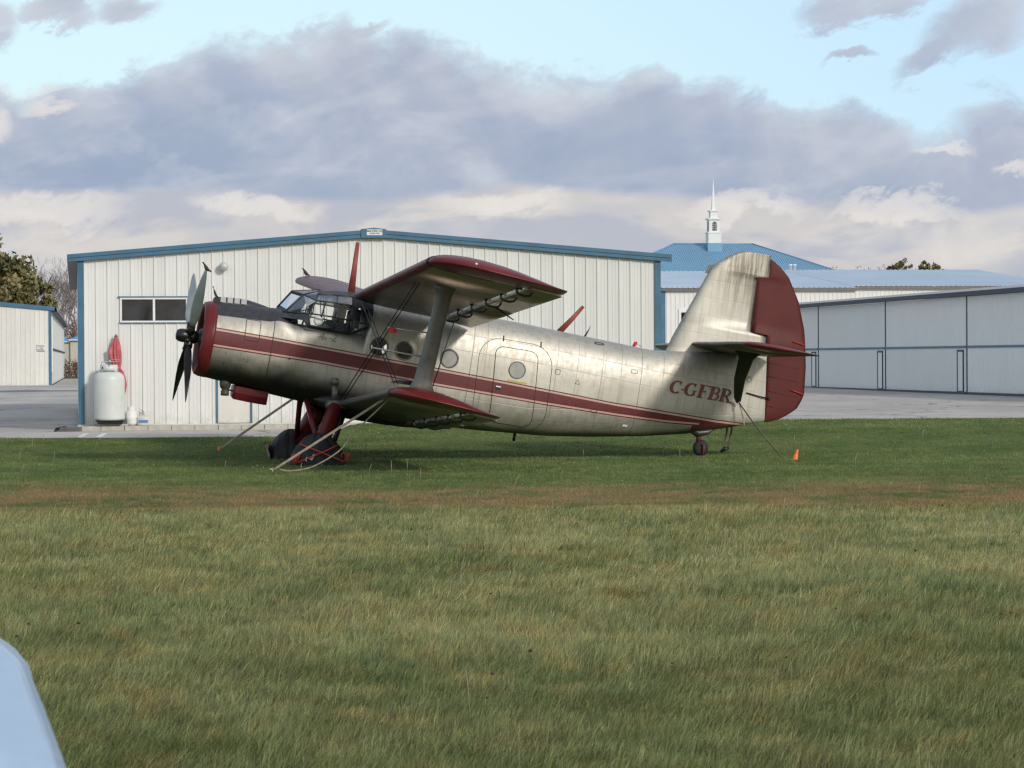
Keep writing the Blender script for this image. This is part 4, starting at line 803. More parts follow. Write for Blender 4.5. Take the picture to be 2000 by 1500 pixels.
# cowling lip, engine
cz = 2.065
mb = MB(); mb.lathe([(0.60, -0.02), (0.585, 0.06), (0.59, -0.06), (0.625, -0.14), (0.67, -0.175), (0.71, -0.15), (0.737, -0.08), (0.747, 0.02), (0.747, 0.15), (0.739, 0.152)][2:], loc(-2.29, 0, cz), (1, 0, 0), 64); 
ring_ = []
for r_, h_ in [(0.52, 0.25), (0.56, 0.05), (0.59, -0.06), (0.625, -0.14), (0.67, -0.175), (0.71, -0.15), (0.735, -0.08), (0.745, 0.02), (0.746, 0.14), (0.737, 0.142)]:
    ring_.append([(-2.29+min(h_, .05+.0*h_) if h_ > .2 else -2.29+h_*(.45 if h_ > .05 else 1), r_*math.cos(a), cz+r_*math.sin(a)) for a in np.linspace(0, 2*math.pi, 65)[:-1]])
mb = MB(); mb.rings(ring_, cap=False); P(mb, 'cowl_ring', 'maroon')
mb = MB(); mb.lathe([(0.57, 0), (0.57, 0.02), (0.01, 0.03)], loc(-2.16, 0, cz), (1, 0, 0), 40); P(mb, 'engine_baffle', 'black')
mb = MB(); mb.lathe([(0.05, -0.30), (0.16, -0.28), (0.22, -0.18), (0.26, -0.02), (0.30, 0.02)], loc(-2.18, 0, cz), (1, 0, 0), 24); crank = P(mb, 'crankcase', 'darkgrey')
for k in range(9):
    a = 2*math.pi*k/9+.17; mb = MB()
    for j in range(5): r0 = 0.30+j*0.05; mb.tube([(-2.24, r0*math.cos(a), cz+r0*math.sin(a)), (-2.24, (r0+.03)*math.cos(a), cz+(r0+.03)*math.sin(a))], 0.075, 12)
    P(mb, 'cylinder', 'hub')
# intake hump on the nose, its four bright slots
mb = MB(); rings = []
for x_, w_, h_ in ((-2.30, .10, .06), (-2.27, .17, .105), (-2.1, .19, .115), (-1.8, .19, .115), (-1.62, .19, .10), (-1.45, .17, .065), (-1.30, .14, .03), (-1.12, .08, -.02)):
    zt_ = ip(x_, FX, ZT); rings.append([loc(x_, w_*math.cos(a), zt_-.05+(h_+.05)*max(-0.1, math.sin(a))) for a in np.linspace(-.3, math.pi+.3, 15)])
mb.rings(rings, closed=False); hump = P(mb, 'air_intake_hump', 'darkgrey')
for k in range(4):
    x_ = -2.12+k*0.135; zt_ = ip(x_, FX, ZT)+.065; mb = MB(); mb.add([loc(x_-.052, .199, zt_-.062), loc(x_+.052, .199, zt_-.062), loc(x_+.052, .13, zt_+.045), loc(x_-.052, .13, zt_+.045)], [(0,1,2,3)]); P(mb, 'slot_cover', 'slotgrey', hump)
# propeller
prop = bpy.data.objects.new('propeller', None); sc.collection.objects.link(prop); prop.parent = plane; prop.location = loc(-2.64, 0, 2.06)
mb = MB(); mb.lathe([(0.02, -0.27), (0.09, -0.255), (0.125, -0.20), (0.135, -0.12), (0.12, -0.05), (0.10, 0.0), (0.13, 0.03), (0.13, 0.12), (0.09, 0.16), (0.08, 0.5)], (0, 0, 0), (1, 0, 0), 28)
mb.build('hub_dome', 'black', prop)
mb = MB()
for k in range(4):
    a = R(45+90*k); dy, dz = math.cos(a), math.sin(a); mb.tube([(0.0, dy*0.03, dz*0.03), (0.0, dy*0.30, dz*0.30)], [0.085, 0.068], 14)
mb.build('hub', 'hub', prop)
mb = MB()
for k in range(4):
    a = R(90*k+20); dy, dz = math.cos(a), math.sin(a)
    mb.tube([(-0.02, dy*0.12, dz*0.12), (-0.06, dy*0.20, dz*0.20), (-0.05, dy*0.24, dz*0.24)], 0.022, 8); mb.lathe([(0.01, -0.045), (0.035, -0.035), (0.045, 0), (0.035, 0.035), (0.01, 0.045)], (-0.05, dy*0.255, dz*0.255), (0, -dz, dy), 12)
mb.build('counterweight', 'black', prop)
for k in range(4):
    a = R(45+90*k); rad_ = Vector((0, math.cos(a), math.sin(a))); tan_ = Vector((0, -math.sin(a), math.cos(a))); axl = Vector((1, 0, 0)); rings = []
    for r_, ch_, tw, th in ((0.28, .10, 62, .07), (0.42, .17, 56, .05), (0.65, .26, 46, .038), (0.95, .30, 36, .028), (1.25, .28, 28, .020), (1.5, .23, 23, .015), (1.68, .16, 20, .011), (1.77, .09, 19, .008), (1.795, .03, 19, .004)):
        cd_ = tan_*math.cos(R(tw)) + axl*math.sin(R(tw)); nd_ = axl*math.cos(R(tw)) - tan_*math.sin(R(tw)); pts = []
        for q in np.linspace(0, 2*math.pi, 17)[:-1]: pts.append(rad_*r_ + cd_*(ch_/2*math.cos(q)) + nd_*(th/2*math.sin(q)*(1+.0*q)))
        rings.append(pts)
    mb = MB(); mb.rings(rings); o = mb.build('blade', 'prop' if math.sin(a) > 0 else 'propdark', prop); fixn(o)  # lower blades are coloured darker than the upper ones
# oil cooler and breather under the nose
mb = MB(); rings = []
for x_, w_, zt_, zb_ in ((-1.66, .20, 1.25, 1.06), (-1.60, .24, 1.25, 1.00), (-1.3, .26, 1.24, 0.985), (-0.97, .24, 1.23, 0.98)): rings.append([loc(x_, yy*w_, zz) for yy, zz in ((-1, zt_), (-1, (zt_+zb_)/2), (-.8, zb_), (0, zb_-.01), (.8, zb_), (1, (zt_+zb_)/2), (1, zt_), (0, zt_+.02))])
mb.rings(rings, smooth=False); P(mb, 'oil_cooler', 'maroon')
mb = MB(); mb.lathe([(0.03, -.05), (.10, -.03), (.115, .06), (.10, .14), (.065, .18), (.065, .20), (.08, .20), (.08, .30), (.03, .305)], loc(-1.83, .15, 1.33), (0.12, 0, -1), 20); P(mb, 'exhaust_cover', 'crate')
mb = MB(); mb.tube([loc(-1.76, .15, 1.16), loc(-1.62, .12, 1.14)], .016, 8); P(mb, 'pipe', 'black')
# ---- cockpit canopy
def cpt(name_, s_): 
    x, y, z = CP[name_]; return Vector(loc(x, y*s_, z))
CP = dict(A0=(-1.04, 0, 2.90), A1=(-.93, .46, 2.82), C0=(-.52, .84, 2.85), B0=(-.80, 0, 3.26), B1=(-.62, .42, 3.21), C1=(-.40, .79, 3.12), R1=(-.30, .45, 3.34), R0=(-.25, 0, 3.37),
 D0=(-.02, .93, 2.855), D1=(-.0, .84, 3.135), E0=(.32, .94, 2.84), E1=(.30, .85, 3.13), F0=(.66, .92, 2.82), F1=(.68, .87, 3.11), S0=(-.38, .66, 3.25), S1=(0, .68, 3.29), S2=(.30, .70, 3.31), S3=(.70, .72, 3.32), T1=(0, 0, 3.42), T2=(.3, 0, 3.44), T3=(.70, 0, 3.44), T1b=(0, .42, 3.39), T2b=(.3, .42, 3.41), T3b=(.70, .42, 3.41),
 L0=(-.60, .84, 2.70), L1=(-.47, .90, 2.62), L2=(0, .92, 2.62), L3=(.32, .93, 2.62), L4=(.64, .90, 2.76), K1=(-.50, .86, 2.56), K2=(0, .868, 2.555), K3=(.32, .872, 2.55), K4=(.68, .88, 2.74), K0=(-1.0, .70, 2.70))
canopy = bpy.data.objects.new('canopy', None); sc.collection.objects.link(canopy); canopy.parent = plane
panes = [('A0','A1','B1','B0'), ('A1','C0','C1','B1'), ('C0','D0','D1','C1'), ('D0','E0','E1','D1'), ('E0','F0','F1','E1'), ('B0','B1','R1','R0'), ('B1','C1','S0','R1'), ('C1','D1','S1','S0'), ('D1','E1','S2','S1'), ('L1','L2','D0','C0'), ('L2','L3','E0','D0'), ('L3','L4','F0','E0')]
metal_ = [('R0','R1','T1b','T1'), ('R1','S0','S1','T1b'), ('S1','S2','T2b','T1b'), ('T1','T1b','T2b','T2'), ('T2','T2b','T3b','T3'), ('S2','S3','T3b','T2b'), ('E1','F1','S3','S2'), ('L1','C0','A1','L0'), ('K1','K2','L2','L1'), ('K2','K3','L3','L2'), ('K3','K4','L4','L3'), ('L0','K1','L1','L1'), ('K0','A1','L0','L0'), ('K4','F1','F0','L4')]
M['roofglass'] = glassmat('hazy roof glazing', (0.80, 0.80, 0.77), 0.22, 0.12)
for s_ in (1, -1):
    for i, q in enumerate(panes):
        vs = [cpt(n_, s_) for n_ in q]; c = sum(vs, Vector())/4; vs = [c+(v-c)*0.985 for v in vs]
        nrm = (vs[2]-vs[0]).cross(vs[3]-vs[1]).normalized()*0.006
        mb = MB(); mb.poly(vs, nrm); P(mb, 'pane', 'roofglass' if i in (5, 6, 7, 8) else 'glass', canopy)
    mb = MB()
    for q in metal_:
        vs = [cpt(n_, s_) for n_ in q]
        if q[2] == q[3]: vs = vs[:3]
        mb.add(vs, [tuple(range(len(vs)))])
    P(mb, 'skin_panel', 'darkgrey', canopy)
mb = MB(); seen = set()
for q in panes:
    for a_, b_ in zip(q, q[1:]+q[:1]):
        if (b_, a_) in seen or (a_, b_) in seen: continue
        seen.add((a_, b_))
        for s_ in (1, -1): mb.tube([cpt(a_, s_), cpt(b_, s_)], 0.017 if a_[0] in 'CDEF' else 0.02, 6)
P(mb, 'frame', 'darkgrey', canopy)
mb = MB(); mb.tube([loc(-.78, .62, 2.80), loc(-.45, .80, 2.98)], .009, 6); mb.tube([loc(-.62, .74, 2.90), loc(-.78, .66, 2.86)], .007, 6); P(mb, 'wiper', 'black', canopy)
for s_ in (1, -1):
    mb = MB(); mb.box(loc(.10, .42*s_, 2.72), (.42, .42, .12)); mb.box(loc(.48, .42*s_, 2.90), (.09, .40, .36)); mb.tube([loc(.48, .42*s_-.10, 3.04), loc(.48, .42*s_+.10, 3.04)], .06, 10); P(mb, 'pilot_seat', 'seat')
    mb = MB(); mb.tube([loc(-.45, .40*s_, 2.66), loc(-.40, .40*s_, 2.90)], .018, 6); mb.tube([loc(-.40, .40*s_+.13*math.cos(a), 2.92+.13*math.sin(a)) for a in np.linspace(-.6, 3.7, 10)], .014, 6); P(mb, 'control_yoke', 'black')
mb = MB(); mb.box(loc(-.74, 0, 2.77), (.12, 1.2, .20)); P(mb, 'instrument_panel', 'black')
mb = MB(); mb.lathe([(.07, 0), (.09, .01), (.09, .05), (.05, .06)], loc(-.30, .70, 2.74), (0, -1, 0), 16); P(mb, 'gauge', 'white')
# ---- cabin windows, door and small fittings on the skin
def onskin(x, z, off=0.004, s_=1): return Vector(loc(x, s_*(sideY(x, z)+off), z))
for s_ in (1, -1):
    for k, wx in enumerate((0.935, 1.434, 2.34)):
        mb = MB(); n = 32; ri = []
        for r_, o_ in ((WR-.012, -0.02), (WR-.012, 0.010), (WR+.022, 0.012), (WR+.024, 0.0)): ri.append([onskin(wx+r_*math.cos(a), WZ+r_*math.sin(a), o_, s_) for a in np.linspace(0, 2*math.pi, n+1)[:-1]])
        mb.rings(ri, cap=False); f_ = P(mb, 'window_frame', 'spats')
        mb = MB(); vs = [onskin(wx+r_*math.cos(a), WZ+r_*math.sin(a), 0.003, s_) for r_ in (WR-.012,) for a in np.linspace(0, 2*math.pi, n+1)[:-1]]; mb.add(vs, [tuple(range(n))]); P(mb, 'pane', 'glassdark' if k < 2 else 'frost', f_)
def skin_patch(name, m, x0, x1, z0, z1, off=0.004, nx=6, nz=6, par=None, rad=0.0, skew=0.0, s_=1, nudge=0.0):
    mb = MB(); vs = []; 
    for i in range(nz+1):
        for j in range(nx+1):
            u_, v_ = j/nx, i/nz; z = z0+(z1-z0)*v_
            ins = 0.0
            if rad > 0:
                dzv = min(z-z0, z1-z)
                if dzv < rad: ins = rad-math.sqrt(max(0, rad*rad-(rad-dzv)**2))
            x = (x0+ins)+((x1-x0)-2*ins)*u_+skew*(v_-.5); vs.append(onskin(x, z, off, s_))
    mb.add(vs, [(i*(nx+1)+j, i*(nx+1)+j+1, (i+1)*(nx+1)+j+1, (i+1)*(nx+1)+j) for i in range(nz) for j in range(nx)], True); return P(mb, name, m, par)
def outline(name, m, x0, x1, z0, z1, rad, r_, par=None, skew=0.0, off=0.003):
    pts = []
    for cx, cz_, a0 in ((x1-rad, z1-rad, 0), (x0+rad, z1-rad, 90), (x0+rad, z0+rad, 180), (x1-rad, z0+rad, 270)):
        for a in range(a0, a0+91, 15): pts.append((cx+rad*math.cos(R(a)), cz_+rad*math.sin(R(a))))
    P_ = []
    for (xa, za), (xb, zb_) in zip(pts, pts[1:]+pts[:1]):
        n = max(1, int(math.hypot(xb-xa, zb_-za)/0.08))
        for i in range(n): x, z = xa+(xb-xa)*i/n, za+(zb_-za)*i/n; P_.append(onskin(x+skew*((z-z0)/(z1-z0)-.5), z, off))
    mb = MB(); mb.tube(P_+[P_[0]], r_, 5, cap=False); return P(mb, name, m, par)
M['seam'] = mat('dark seam', (0.04, 0.035, 0.03), 0.6)
dr = skin_patch('cabin_door', 'skin', 3.275, 4.14, 1.35, 2.83, 0.008, 14, 30, rad=0.16, skew=-0.1)
outline('door_seam', 'seam', 3.275, 4.14, 1.35, 2.83, 0.16, 0.008, dr, -0.1, 0.006)
mb = MB(); vs = [onskin(3.71+WR*.93*math.cos(a), 2.42+WR*.93*math.sin(a), .013) for a in np.linspace(0, 2*math.pi, 33)[:-1]]; mb.add(vs, [tuple(range(32))]); P(mb, 'door_window', 'frost', dr)
mb = MB(); mb.tube([onskin(3.71+WR*math.cos(a), 2.42+WR*math.sin(a), .012) for a in np.linspace(0, 2*math.pi, 33)], .010, 6, cap=False); P(mb, 'window_frame', 'spats', dr)
skin_patch('placard', 'yellow', 3.55, 3.95, 2.175, 2.205, .012, 6, 1, dr, skew=0)
skin_patch('handle', 'white', 3.34, 3.44, 2.03, 2.055, .014, 2, 1, dr); skin_patch('handle_plate', 'black', 3.34, 3.44, 1.985, 2.03, .013, 2, 1, dr)
outline('cargo_door_seam', 'seam', 2.93, 4.42, 1.25, 2.98, 0.42, 0.0055, None, -0.06)
for x_ in (3.36, 4.13): mb = MB(); mb.tube([onskin(x_, 2.94, .012), onskin(x_, 3.05, .012)], .012, 6); P(mb, 'hinge', 'seam')
outline('cowl_hatch', 'seam', -1.66, -1.385, 2.15, 2.555, 0.015, 0.0065, None, 0.0)
mb = MB(); mb.tube([onskin(-1.12, z_, .003) for z_ in np.linspace(1.30, 2.80, 20)], .006, 5, cap=False); P(mb, 'cowl_seam', 'seam')
for z0_, z1_, x_ in ((1.62, 1.86, -1.97), (1.58, 1.80, -1.62)):
    mb = MB(); mb.tube([onskin(x_, z0_, .003), onskin(x_, z1_, .003)], .006, 5); P(mb, 'cowl_slot', 'seam')
mb = MB(); mb.lathe([(.02, 0), (.022, .01)], onskin(-.75, 1.93, .002), (0, -1, 0), 12); P(mb, 'port_hole', 'black')
for nm, x_, z_, w_, h_ in (('access_port', 4.53, 2.52, .10, .10), ('access_plate', 6.12, 2.78, .13, .07), ('access_plate', 5.40, 1.87, .13, .06), ('light_plate', 6.12, 1.69, .12, .06)):
    outline(nm+'_rim', 'seam', x_-w_/2, x_+w_/2, z_-h_/2, z_+h_/2, .02, .005)
skin_patch('light_plate', 'white', 6.06, 6.18, 1.665, 1.72, .006, 2, 1)
mb = MB(); tri = [onskin(4.97+a_, 2.385+b_, .005) for a_, b_ in ((-.045, -.04), (.045, -.04), (0, .05))]; mb.tube(tri+[tri[0]], .005, 4, cap=False); P(mb, 'triangle_mark', 'seam')
mb = MB(); mb.tube([onskin(8.62+.055*math.cos(a), 3.02+.055*math.sin(a), .004) for a in np.linspace(0, 6.283, 20)], .004, 4, cap=False); P(mb, 'round_plate', 'seam')
# lettering
def stroke_letter(strokes, x0, z0, sc_, name, m, slant=0.0, k0=0, dz=0.0, xs=1.0):
    mb = MB(); k = k0
    for st in strokes:
        L_, Rr = [], []
        for i, (u_, v_, w_) in enumerate(st):
            a = st[max(0, i-1)]; b = st[min(len(st)-1, i+1)]; dx, dy = b[0]-a[0], b[1]-a[1]; l_ = math.hypot(dx, dy) or 1; nx_, ny_ = -dy/l_*w_/2, dx/l_*w_/2
            for lst, sg_ in ((L_, 1), (Rr, -1)):
                uu, vv = u_+sg_*nx_, v_+sg_*ny_; lst.append(onskin(x0+(uu*xs+vv*slant)*sc_, z0+vv*sc_+dz*(uu*sc_), 0.006+0.0006*k))
        n = len(L_); mb.add(L_+Rr, [(i, i+1, n+i+1, n+i) for i in range(n-1)]); k += 1
    return P(mb, name, m)
def arc(cx, cy, rx, ry, a0, a1, w0, w1, n=14):     # modulated curve, thick at the sides
    return [(cx+rx*math.cos(R(a)), cy+ry*math.sin(R(a)), w1+(w0-w1)*abs(math.cos(R(a)))) for a in np.linspace(a0, a1, n)]
S, Tn = .245, .095
GL_ = {
 'C': [arc(.42, .5, .34, .45, 48, 312, S, Tn), [(.62, .66, .035), (.66, .98, .05)]],
 '-': [[(.06, .38, .10), (.36, .38, .10)]],
 'G': [arc(.42, .5, .34, .45, 48, 318, S, Tn), [(.62, .66, .035), (.66, .98, .05)], [(.68, .10, .15), (.68, .44, .15)], [(.50, .44, .05), (.84, .44, .05)]],
 'F': [[(.24, .03, S), (.24, .97, S)], [(.06, .03, Tn), (.44, .03, Tn)], [(.06, .97, Tn), (.76, .97, Tn)], [(.74, .97, .05), (.76, .74, .03)], [(.3, .52, Tn), (.56, .52, Tn)], [(.54, .62, .03), (.54, .42, .03)]],
 'B': [[(.24, .03, S), (.24, .97, S)], [(.06, .03, Tn), (.5, .03, Tn)], [(.06, .97, Tn), (.48, .97, Tn)], [(.3, .52, Tn), (.5, .52, Tn)], arc(.46, .745, .20, .225, 90, -90, .15, Tn), arc(.48, .275, .24, .245, 90, -90, .16, Tn)],
 'R': [[(.24, .03, S), (.24, .97, S)], [(.06, .03, Tn), (.42, .03, Tn)], [(.06, .97, Tn), (.48, .97, Tn)], [(.3, .48, Tn), (.48, .48, Tn)], arc(.46, .725, .20, .245, 90, -90, .15, Tn), [(.46, .48, .12), (.74, .06, .16)], [(.60, .03, Tn), (.92, .03, Tn)]]}
M['lettering'] = mat('faded maroon lettering', (0.19, 0.055, 0.05), 0.5, var=0.3, vs=12)
for ch_, x0 in (('C', 6.90), ('-', 7.13), ('G', 7.22), ('F', 7.50), ('B', 7.74), ('R', 7.99)):
    stroke_letter(GL_[ch_], x0, 2.482, .268, 'letter', 'lettering', 0.20, xs=1.22)
hand = [[(0.0, .28, .03), (.12, .34, .03), (.28, .42, .04), (.42, .62, .05), (.50, .80, .06), (.50, .5, .07), (.47, .16, .07), (.58, .14, .04)], [(.20, .12, .04), (.30, .34, .05), (.46, .42, .05)],
 [(.62, .42, .06), (.62, .16, .06)], [(.62, .34, .04), (.72, .42, .05), (.78, .36, .05), (.78, .16, .06), (.86, .18, .03)], [(1.0, .32, .05), (1.22, .34, .05)], [(1.34, .62, .05), (1.46, .76, .06), (1.56, .66, .07), (1.48, .42, .06), (1.34, .20, .06), (1.40, .16, .06), (1.66, .18, .06)]]
stroke_letter(hand, -0.31, 2.355, .232, 'script_lettering', 'lettering', 0.25)

# ---- wings
def foil(u_, top):      # thin cambered section, unit chord
    t_ = 0.14; yt = 5*t_*(0.2969*math.sqrt(u_)-0.126*u_-0.3516*u_**2+0.2843*u_**3-0.1015*u_**4); c_ = 0.03*4*u_*(1-u_)
    return c_+yt*1.05 if top else c_*.6-yt*0.62
def wing_pts(y, u0, u1, LEx, chord, lez, inc, n, tk=1.0):
    us = [u0+(u1-u0)*(0.5-0.5*math.cos(math.pi*i/n)) for i in range(n+1)] if u0 == 0 else list(np.linspace(u0, u1, n+1)); pts = []
    for u_ in reversed(us): pts.append((u_, foil(u_, True)*tk))
    for u_ in us[1 if u0 == 0 else 0:]: pts.append((u_, foil(u_, False)*tk))
    return [loc(LEx+u_*chord*math.cos(inc)+v_*chord*math.sin(inc), y, lez+v_*chord*math.cos(inc)-u_*chord*math.sin(inc)) for u_, v_ in pts]
def wing(name, s_, y0, y1, tip, LEx, chord, z0, dih, inc, nslat, label=None, upper=True):
    root = bpy.data.objects.new(name, None); sc.collection.objects.link(root); root.parent = plane
    lez = lambda y: z0+(y-0.85)*dih
    def sec(y, u0, u1, n): return wing_pts(y*s_, u0, u1, LEx, chord, lez(y), inc, n)
    def part(nm, m, ys_, u0, u1, n): mb = MB(); mb.rings([sec(y, u0, u1, n) for y in ys_]); return P(mb, nm, m, root)
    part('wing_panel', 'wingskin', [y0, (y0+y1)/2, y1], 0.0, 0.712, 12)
    gap, fl0 = 0.735, 0.772
    # leading edge skin sits 6 mm proud of the panel
    lp = 'lepaint' if upper else 'spats'
    mb = MB(); rings = []
    for y in np.linspace(y0+.02, y1, 5):
        pr = []
        for u_, tp in [(0.30 if upper else .12, 1), (0.18 if upper else .1, 1), (0.08, 1), (0.03, 1), (0.008, 1), (0.0, 1), (0.008, 0), (0.03, 0), (0.055, 0)]:
            v_ = foil(u_, tp)+(0.005 if tp else -0.005); uu = u_-0.004 if u_ < .05 else u_
            pr.append(loc(LEx+uu*chord*math.cos(inc)+v_*chord*math.sin(inc), y*s_, lez(y)+v_*chord*math.cos(inc)-uu*chord*math.sin(inc)))
        rings.append(pr)
    mb.rings(rings, closed=False, cap=False); P(mb, 'leading_edge', lp, root)
    # tip
    mb = MB(); rings = []
    for f in (0.0, 0.25, 0.5, 0.7, 0.85, 0.94, 0.985, 1.0):
        y = y1+(tip-y1)*f; k = 1-math.sqrt(max(0, 1-f*f)); lex = LEx+chord*0.40*k; ch_ = chord*(1-0.40*k-0.03*f**3); tk = max(0.04, math.sqrt(max(0, 1-f**2.2)))
        rings.append(wing_pts(y*s_, 0, 1.0, lex, ch_, lez(y)-0.40*k*chord*math.sin(inc)+0.0, inc, 12, tk))
    mb.rings(rings); P(mb, 'wing_tip', 'maroon', root)
    mb = MB(); mb.tube([Vector(q) for q in wing_pts((y1+.01)*s_, 0, 0.5, LEx, chord*1.004, lez(y1)+.003, inc, 12)[:]], .008, 4, cap=False); P(mb, 'tip_seam', 'seam', root)
    # flap and aileron, drooped a few degrees, with the slot showing daylight in front
    def movable(nm, ya, yb, droop):
        rings = []
        for y in (ya, (ya+yb)/2, yb):
            c_ = sec(y, fl0, 1.0, 5); piv = Vector(c_[len(c_)//2]); xs_ = [Vector(q) for q in c_]; pv = min(xs_, key=lambda q: q.x); pv = Vector((pv.x, pv.y, pv.z)); out_ = []
            for q in xs_:
                dx, dz = q.x-pv.x, q.z-pv.z; out_.append((pv.x+dx*math.cos(droop)+dz*math.sin(droop), q.y, pv.z-.02+dz*math.cos(droop)-dx*math.sin(droop)))
            rings.append(out_)
        mb = MB(); mb.rings(rings); return P(mb, nm, 'wingskin', root)
    mid = y0+(y1-y0)*0.52
    fo = movable('flap', y0, mid-.02, R(3)); ao = movable('aileron', mid+.02, y1+(tip-y1)*.25, R(2))
    mb = MB(); M.setdefault('lip', mat('painted slot daylight', (0.80, 0.79, 0.76), 0.5)); rr_ = []  # pale strip stands in for daylight on the flap nose behind the slot
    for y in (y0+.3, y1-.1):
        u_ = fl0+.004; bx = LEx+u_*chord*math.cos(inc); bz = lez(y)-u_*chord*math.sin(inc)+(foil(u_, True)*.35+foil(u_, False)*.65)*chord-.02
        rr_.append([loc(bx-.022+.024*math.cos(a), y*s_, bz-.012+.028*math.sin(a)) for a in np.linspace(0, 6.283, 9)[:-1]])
    mb.rings(rr_); P(mb, 'slot_daylight', 'lip', root)
    # curved hinge brackets under the slot
    nb = 6 if upper else 5
    for k in range(nb):
        y = y0+0.9+(y1-y0-1.1)*k/(nb-1); u_ = 0.70; bx = LEx+u_*chord; bz = lez(y)-u_*chord*math.sin(inc)+foil(u_, False)*chord
        pts = [loc(bx-.02, y*s_, bz+.03), loc(bx-.0, y*s_, bz-.07), loc(bx+.05, (y+.02)*s_, bz-.105), loc(bx+.15, (y+.02)*s_, bz-.115), loc(bx+.24, y*s_, bz-.09), loc(bx+.28, y*s_, bz-.02)]
        mb = MB(); mb.tube(pts, [(.05, .02), (.055, .023), (.058, .024), (.054, .023), (.046, .02), (.035, .015)], 8); mb.box(loc(bx+.02, y*s_, bz+.01), (.12, .07, .06)); P(mb, 'hinge_bracket', 'darkgrey', root)
    return root, lez, sec
INC = R(4.6)
for s_ in (1, -1):
    up, lezU, secU = wing('upper_wing', s_, 0.86, 8.28, 9.09, 0.30, 2.38, 3.33, 0.056 if s_ > 0 else 0.074, INC, 3)
    lo, lezL, secL = wing('lower_wing', s_, 0.86, 6.50, 7.12, 0.30, 1.98, 1.20, 0.052, INC, 2, upper=False)
    # bulged nose fairing of the lower wing root
    mb = MB(); rings = []
    for x_, w_ in ((-0.15, .02), (0.0, .10), (0.25, .20), (0.8, .24), (1.6, .2), (2.2, .10), (2.6, .02)): rings.append([loc(x_, s_*(.80+w_*max(0, math.cos(a))*1.2), 1.22-x_*.05+w_*math.sin(a)*.9) for a in np.linspace(-1.6, 1.6, 9)])
    mb.rings(rings, closed=False, cap=False); P(mb, 'wing_root_fairing', 'skin')
    # interplane strut
    rings = []
    for f, wd, tk, y_, xo in ((-.02, .50, .10, 5.98, 0), (.03, .40, .085, 5.99, 0), (.09, .32, .075, 6.0, 0), (.5, .29, .07, 6.05, 0), (.88, .29, .07, 6.1, 0), (.95, .38, .085, 6.1, 0), (1.0, .52, .11, 6.1, 0)):
        zb_, zt_ = 1.66, 3.55; xc = 0.96+0.15*f; z_ = zb_+(zt_-zb_)*f
        rings.append([loc(xc+wd/2*math.cos(a), s_*(y_+tk*math.sin(a)*(1 if math.cos(a) < 0 else .8)), z_+0.02*math.cos(a)) for a in np.linspace(0, 2*math.pi, 21)[:-1]])
    mb = MB(); mb.rings(rings); P(mb, 'interplane_strut', 'spats')
    # bracing wires, in pairs
    def wires(p, q, dxx=.045):
        for d in (-dxx/2, dxx/2): mb = MB(); mb.tube([loc(p[0]+d, s_*p[1], p[2]), loc(q[0]+d, s_*q[1], q[2])], .0105, 6); P(mb, 'bracing_wire', 'wire')
    wires((.33, .95, 1.22), (.62, 5.9, 3.50), .07); wires((.42, 1.0, 3.32), (.52, 5.9, 1.68), .07); wires((2.30, .95, 3.12), (1.18, 5.9, 1.72), .001)
    mb = MB(); mb.tube([loc(.20, s_*6, 2.627), loc(.90, s_*6.05, 2.65)], .013, 8); P(mb, 'pitot_tube', 'steelrod')
    mb = MB(); mb.tube([loc(-.02, s_*6, 2.235), loc(.90, s_*6.03, 2.22)], .015, 8); P(mb, 'pitot_tube', 'steelrod')
    # undercarriage
    mb = MB(); mb.tube([loc(.24, s_*1.12, 1.24), loc(.25, s_*1.15, 1.10)], [(.16, .21), (.165, .215)], 20); P(mb, 'leg_collar', 'spats')
    mb = MB(); mb.tube([loc(.25, s_*1.15, 1.12), loc(.14, s_*1.32, .80), loc(-.01, s_*1.54, .38)], [(.15, .195), (.14, .19), (.12, .175)], 24); leg = P(mb, 'main_leg', 'maroon')
    mb = MB(); mb.tube([loc(.43, s_*1.13, 1.12), loc(.26, s_*1.5, .45)], [(.05, .09), (.04, .08)], 10); P(mb, 'leg_fairing', 'black', leg)
    mb = MB(); mb.tube([loc(-.24, s_*.50, 1.18), loc(-.06, s_*1.45, .44)], [.055, .05], 14); P(mb, 'brace_strut', 'maroon')
    mb = MB(); mb.tube([loc(.55, s_*.25, 1.12), loc(.10, s_*1.45, .42)], [.04, .035], 12); P(mb, 'drag_strut', 'black')
    mb = MB(); mb.tube([loc(.20, s_*1.13, 1.22), loc(.16, s_*1.12, 1.58)], [.062, .055], 16); mb.lathe([(.02, -.08), (.07, -.06), (.085, 0), (.07, .06), (.02, .08)], loc(.155, s_*1.12, 1.62), (0, 0, 1), 18); P(mb, 'shock_absorber', 'spats')
    mb = MB(); mb.tube([loc(.155, s_*1.12, 1.62), loc(.155, s_*.86, 1.60)], .05, 10); P(mb, 'strut_bracket', 'spats')
    wh = bpy.data.objects.new('main_wheel', None); sc.collection.objects.link(wh); wh.parent = plane
    mb = MB(); mb.lathe([(.16, -.12), (.22, -.125), (.27, -.10), (.295, -.05), (.30, 0), (.295, .05), (.27, .10), (.22, .125), (.16, .12)], loc(-.0, s_*1.68, .295), (0, 1, 0), 40); P(mb, 'tyre', 'rubber', wh)
    mb = MB(); mb.lathe([(.02, -.10), (.10, -.11), (.165, -.09), (.165, .09), (.10, .11), (.02, .10)], loc(-.0, s_*1.68, .295), (0, 1, 0), 28); P(mb, 'rim', 'maroon', wh)
    # tailplane
    zt_, ytip = 3.545, 3.62
